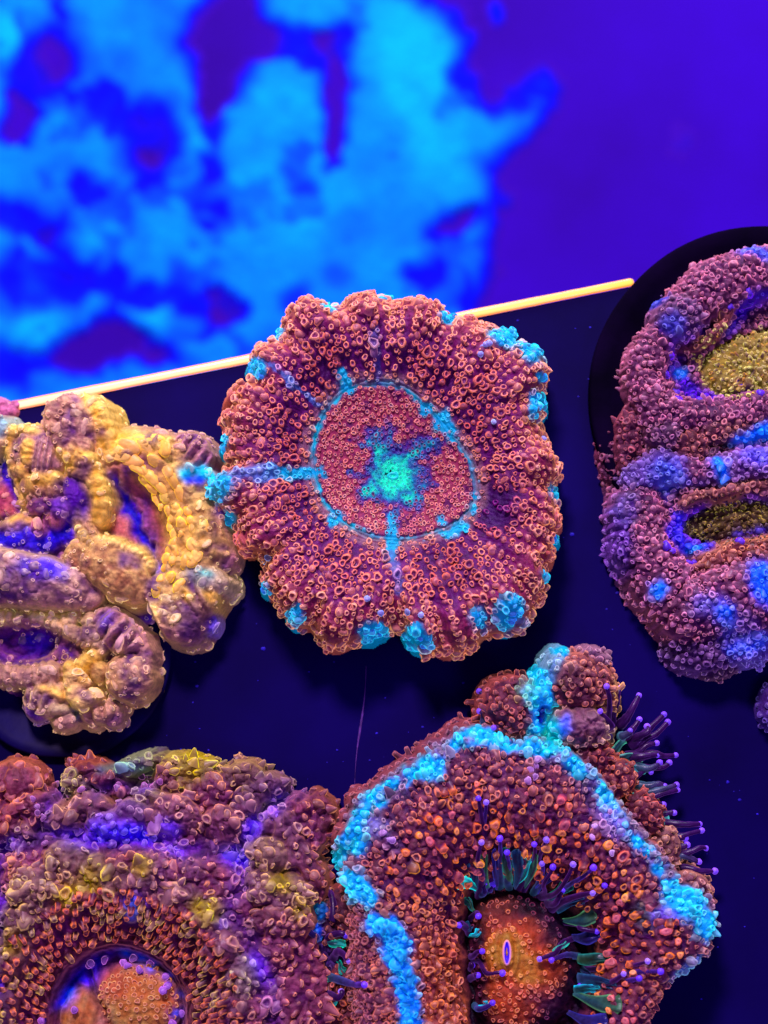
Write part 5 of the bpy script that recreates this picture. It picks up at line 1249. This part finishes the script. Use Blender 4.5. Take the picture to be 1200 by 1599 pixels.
    dk = ['#101c3c', '#14343c', '#1a1444', '#1c3424']; br = ['#143654', '#155450', '#22206a', '#35603e']
    for k, (p0, p1, w0, w1) in enumerate([((752, 1402), (735, 1352), 6, 10), ((768, 1398), (752, 1338), 6, 9), ((782, 1394), (772, 1328), 6, 9), ((796, 1392), (790, 1326), 6, 9), ((810, 1393), (808, 1330), 6, 9), ((824, 1396), (830, 1335), 6, 10), ((840, 1402), (862, 1362), 7, 11), ((856, 1412), (885, 1380), 7, 12), ((870, 1425), (908, 1404), 7, 12), ((884, 1445), (926, 1430), 7, 12),
                                          ((898, 1470), (935, 1462), 7, 12), ((905, 1500), (948, 1500), 7, 12), ((906, 1530), (955, 1536), 7, 12), ((900, 1560), (960, 1565), 8, 14), ((890, 1590), (940, 1596), 8, 14), ((745, 1425), (728, 1410), 5, 8), ((742, 1455), (730, 1450), 5, 8)]):
        flap(p0, p1, w0, w1, 16, dk[k % 4], br[(k * 3) % 4], k)
    for k, (p0, p1, w0, w1, b_) in enumerate([((756, 1396), (722, 1378), 4, 11, '#28d0c0'), ((808, 1390), (826, 1345), 3, 8, '#30b0b0'), ((893, 1470), (870, 1488), 9, 3, '#40a890'), ((505, 1470), (536, 1480), 3, 9, '#26b49c'), ((488, 1520), (508, 1534), 3, 9, '#2c9c84'), ((500, 1548), (518, 1572), 3, 10, '#30b8a8'), ((735, 1470), (748, 1458), 3, 5, '#26a8b8'), ((750, 1582), (760, 1570), 3, 5, '#26a8b8'), ((900, 1552), (935, 1545), 8, 12, '#2898b0'),
                                              ((525, 1505), (536, 1518), 4, 7, '#208878'), ((960, 1172), (992, 1150), 6, 10, '#4a9a80'), ((970, 1185), (1012, 1182), 8, 10, '#4a8a78'), ((975, 1200), (1015, 1200), 8, 9, '#3a7a80'), ((990, 1245), (1035, 1244), 7, 6, '#5aa090'), ((1020, 1280), (1050, 1285), 7, 10, '#4a8a8a')]):
        flap(p0, p1, w0, w1, 10, '#12303c', b_, 50 + k)
    return root

bottom_left_coral()
bottom_right_coral()

# ================================================================== 6. the little purple coral cut by the right edge
def edge_coral():
    root = thing('small_coral', 'small dim purple coral below the black plug, cut by the right edge', 'coral', root_at(1210, 1150))
    f = Field(1130, 1290, 1060, 1340, 1.6, '#3a1458', '#8a60b0')
    f.blob(1224, 1102, 16, 28, 36, 24, 0, '#3a2060', '#6a58a8')
    f.rough(5, 16, 4, 151)
    P = Papillae(f, 47); rs = np.random.default_rng(49)
    for (u, v) in poisson(lambda u, v: f.at(f.H, u, v) > 2, (1140, 1240, 1065, 1330), lambda u, v: 9.5 + 0 * u, 153):
        P.add(u, v, rs.uniform(3, 5), rs.choice(['cup', 'bubble']), lean=(-.3, 0, 0))
    f.stamp(P); f.build(root); P.build(root)
edge_coral()

# ================================================================== 7. pink crust at the left end of the glowing edge
def crust():
    root = thing('pink_crust', 'pink knobbly crust at the left end of the glowing edge', 'crust', tuple(EDGE_A))
    f = Field(-50, 40, 590, 670, 1.4, '#b86890', '#f0b0c0')
    f.blob(0, 630, 2, 15, 15, 13, 0, '#c07090', '#ffb8c8'); f.blob(-20, 628, 2, 24, 24, 18, 0); f.blob(10, 618, 2, 9, 8, 9, 0)
    f.rough(4, 8, 3, 161)
    f.build(root)
crust()
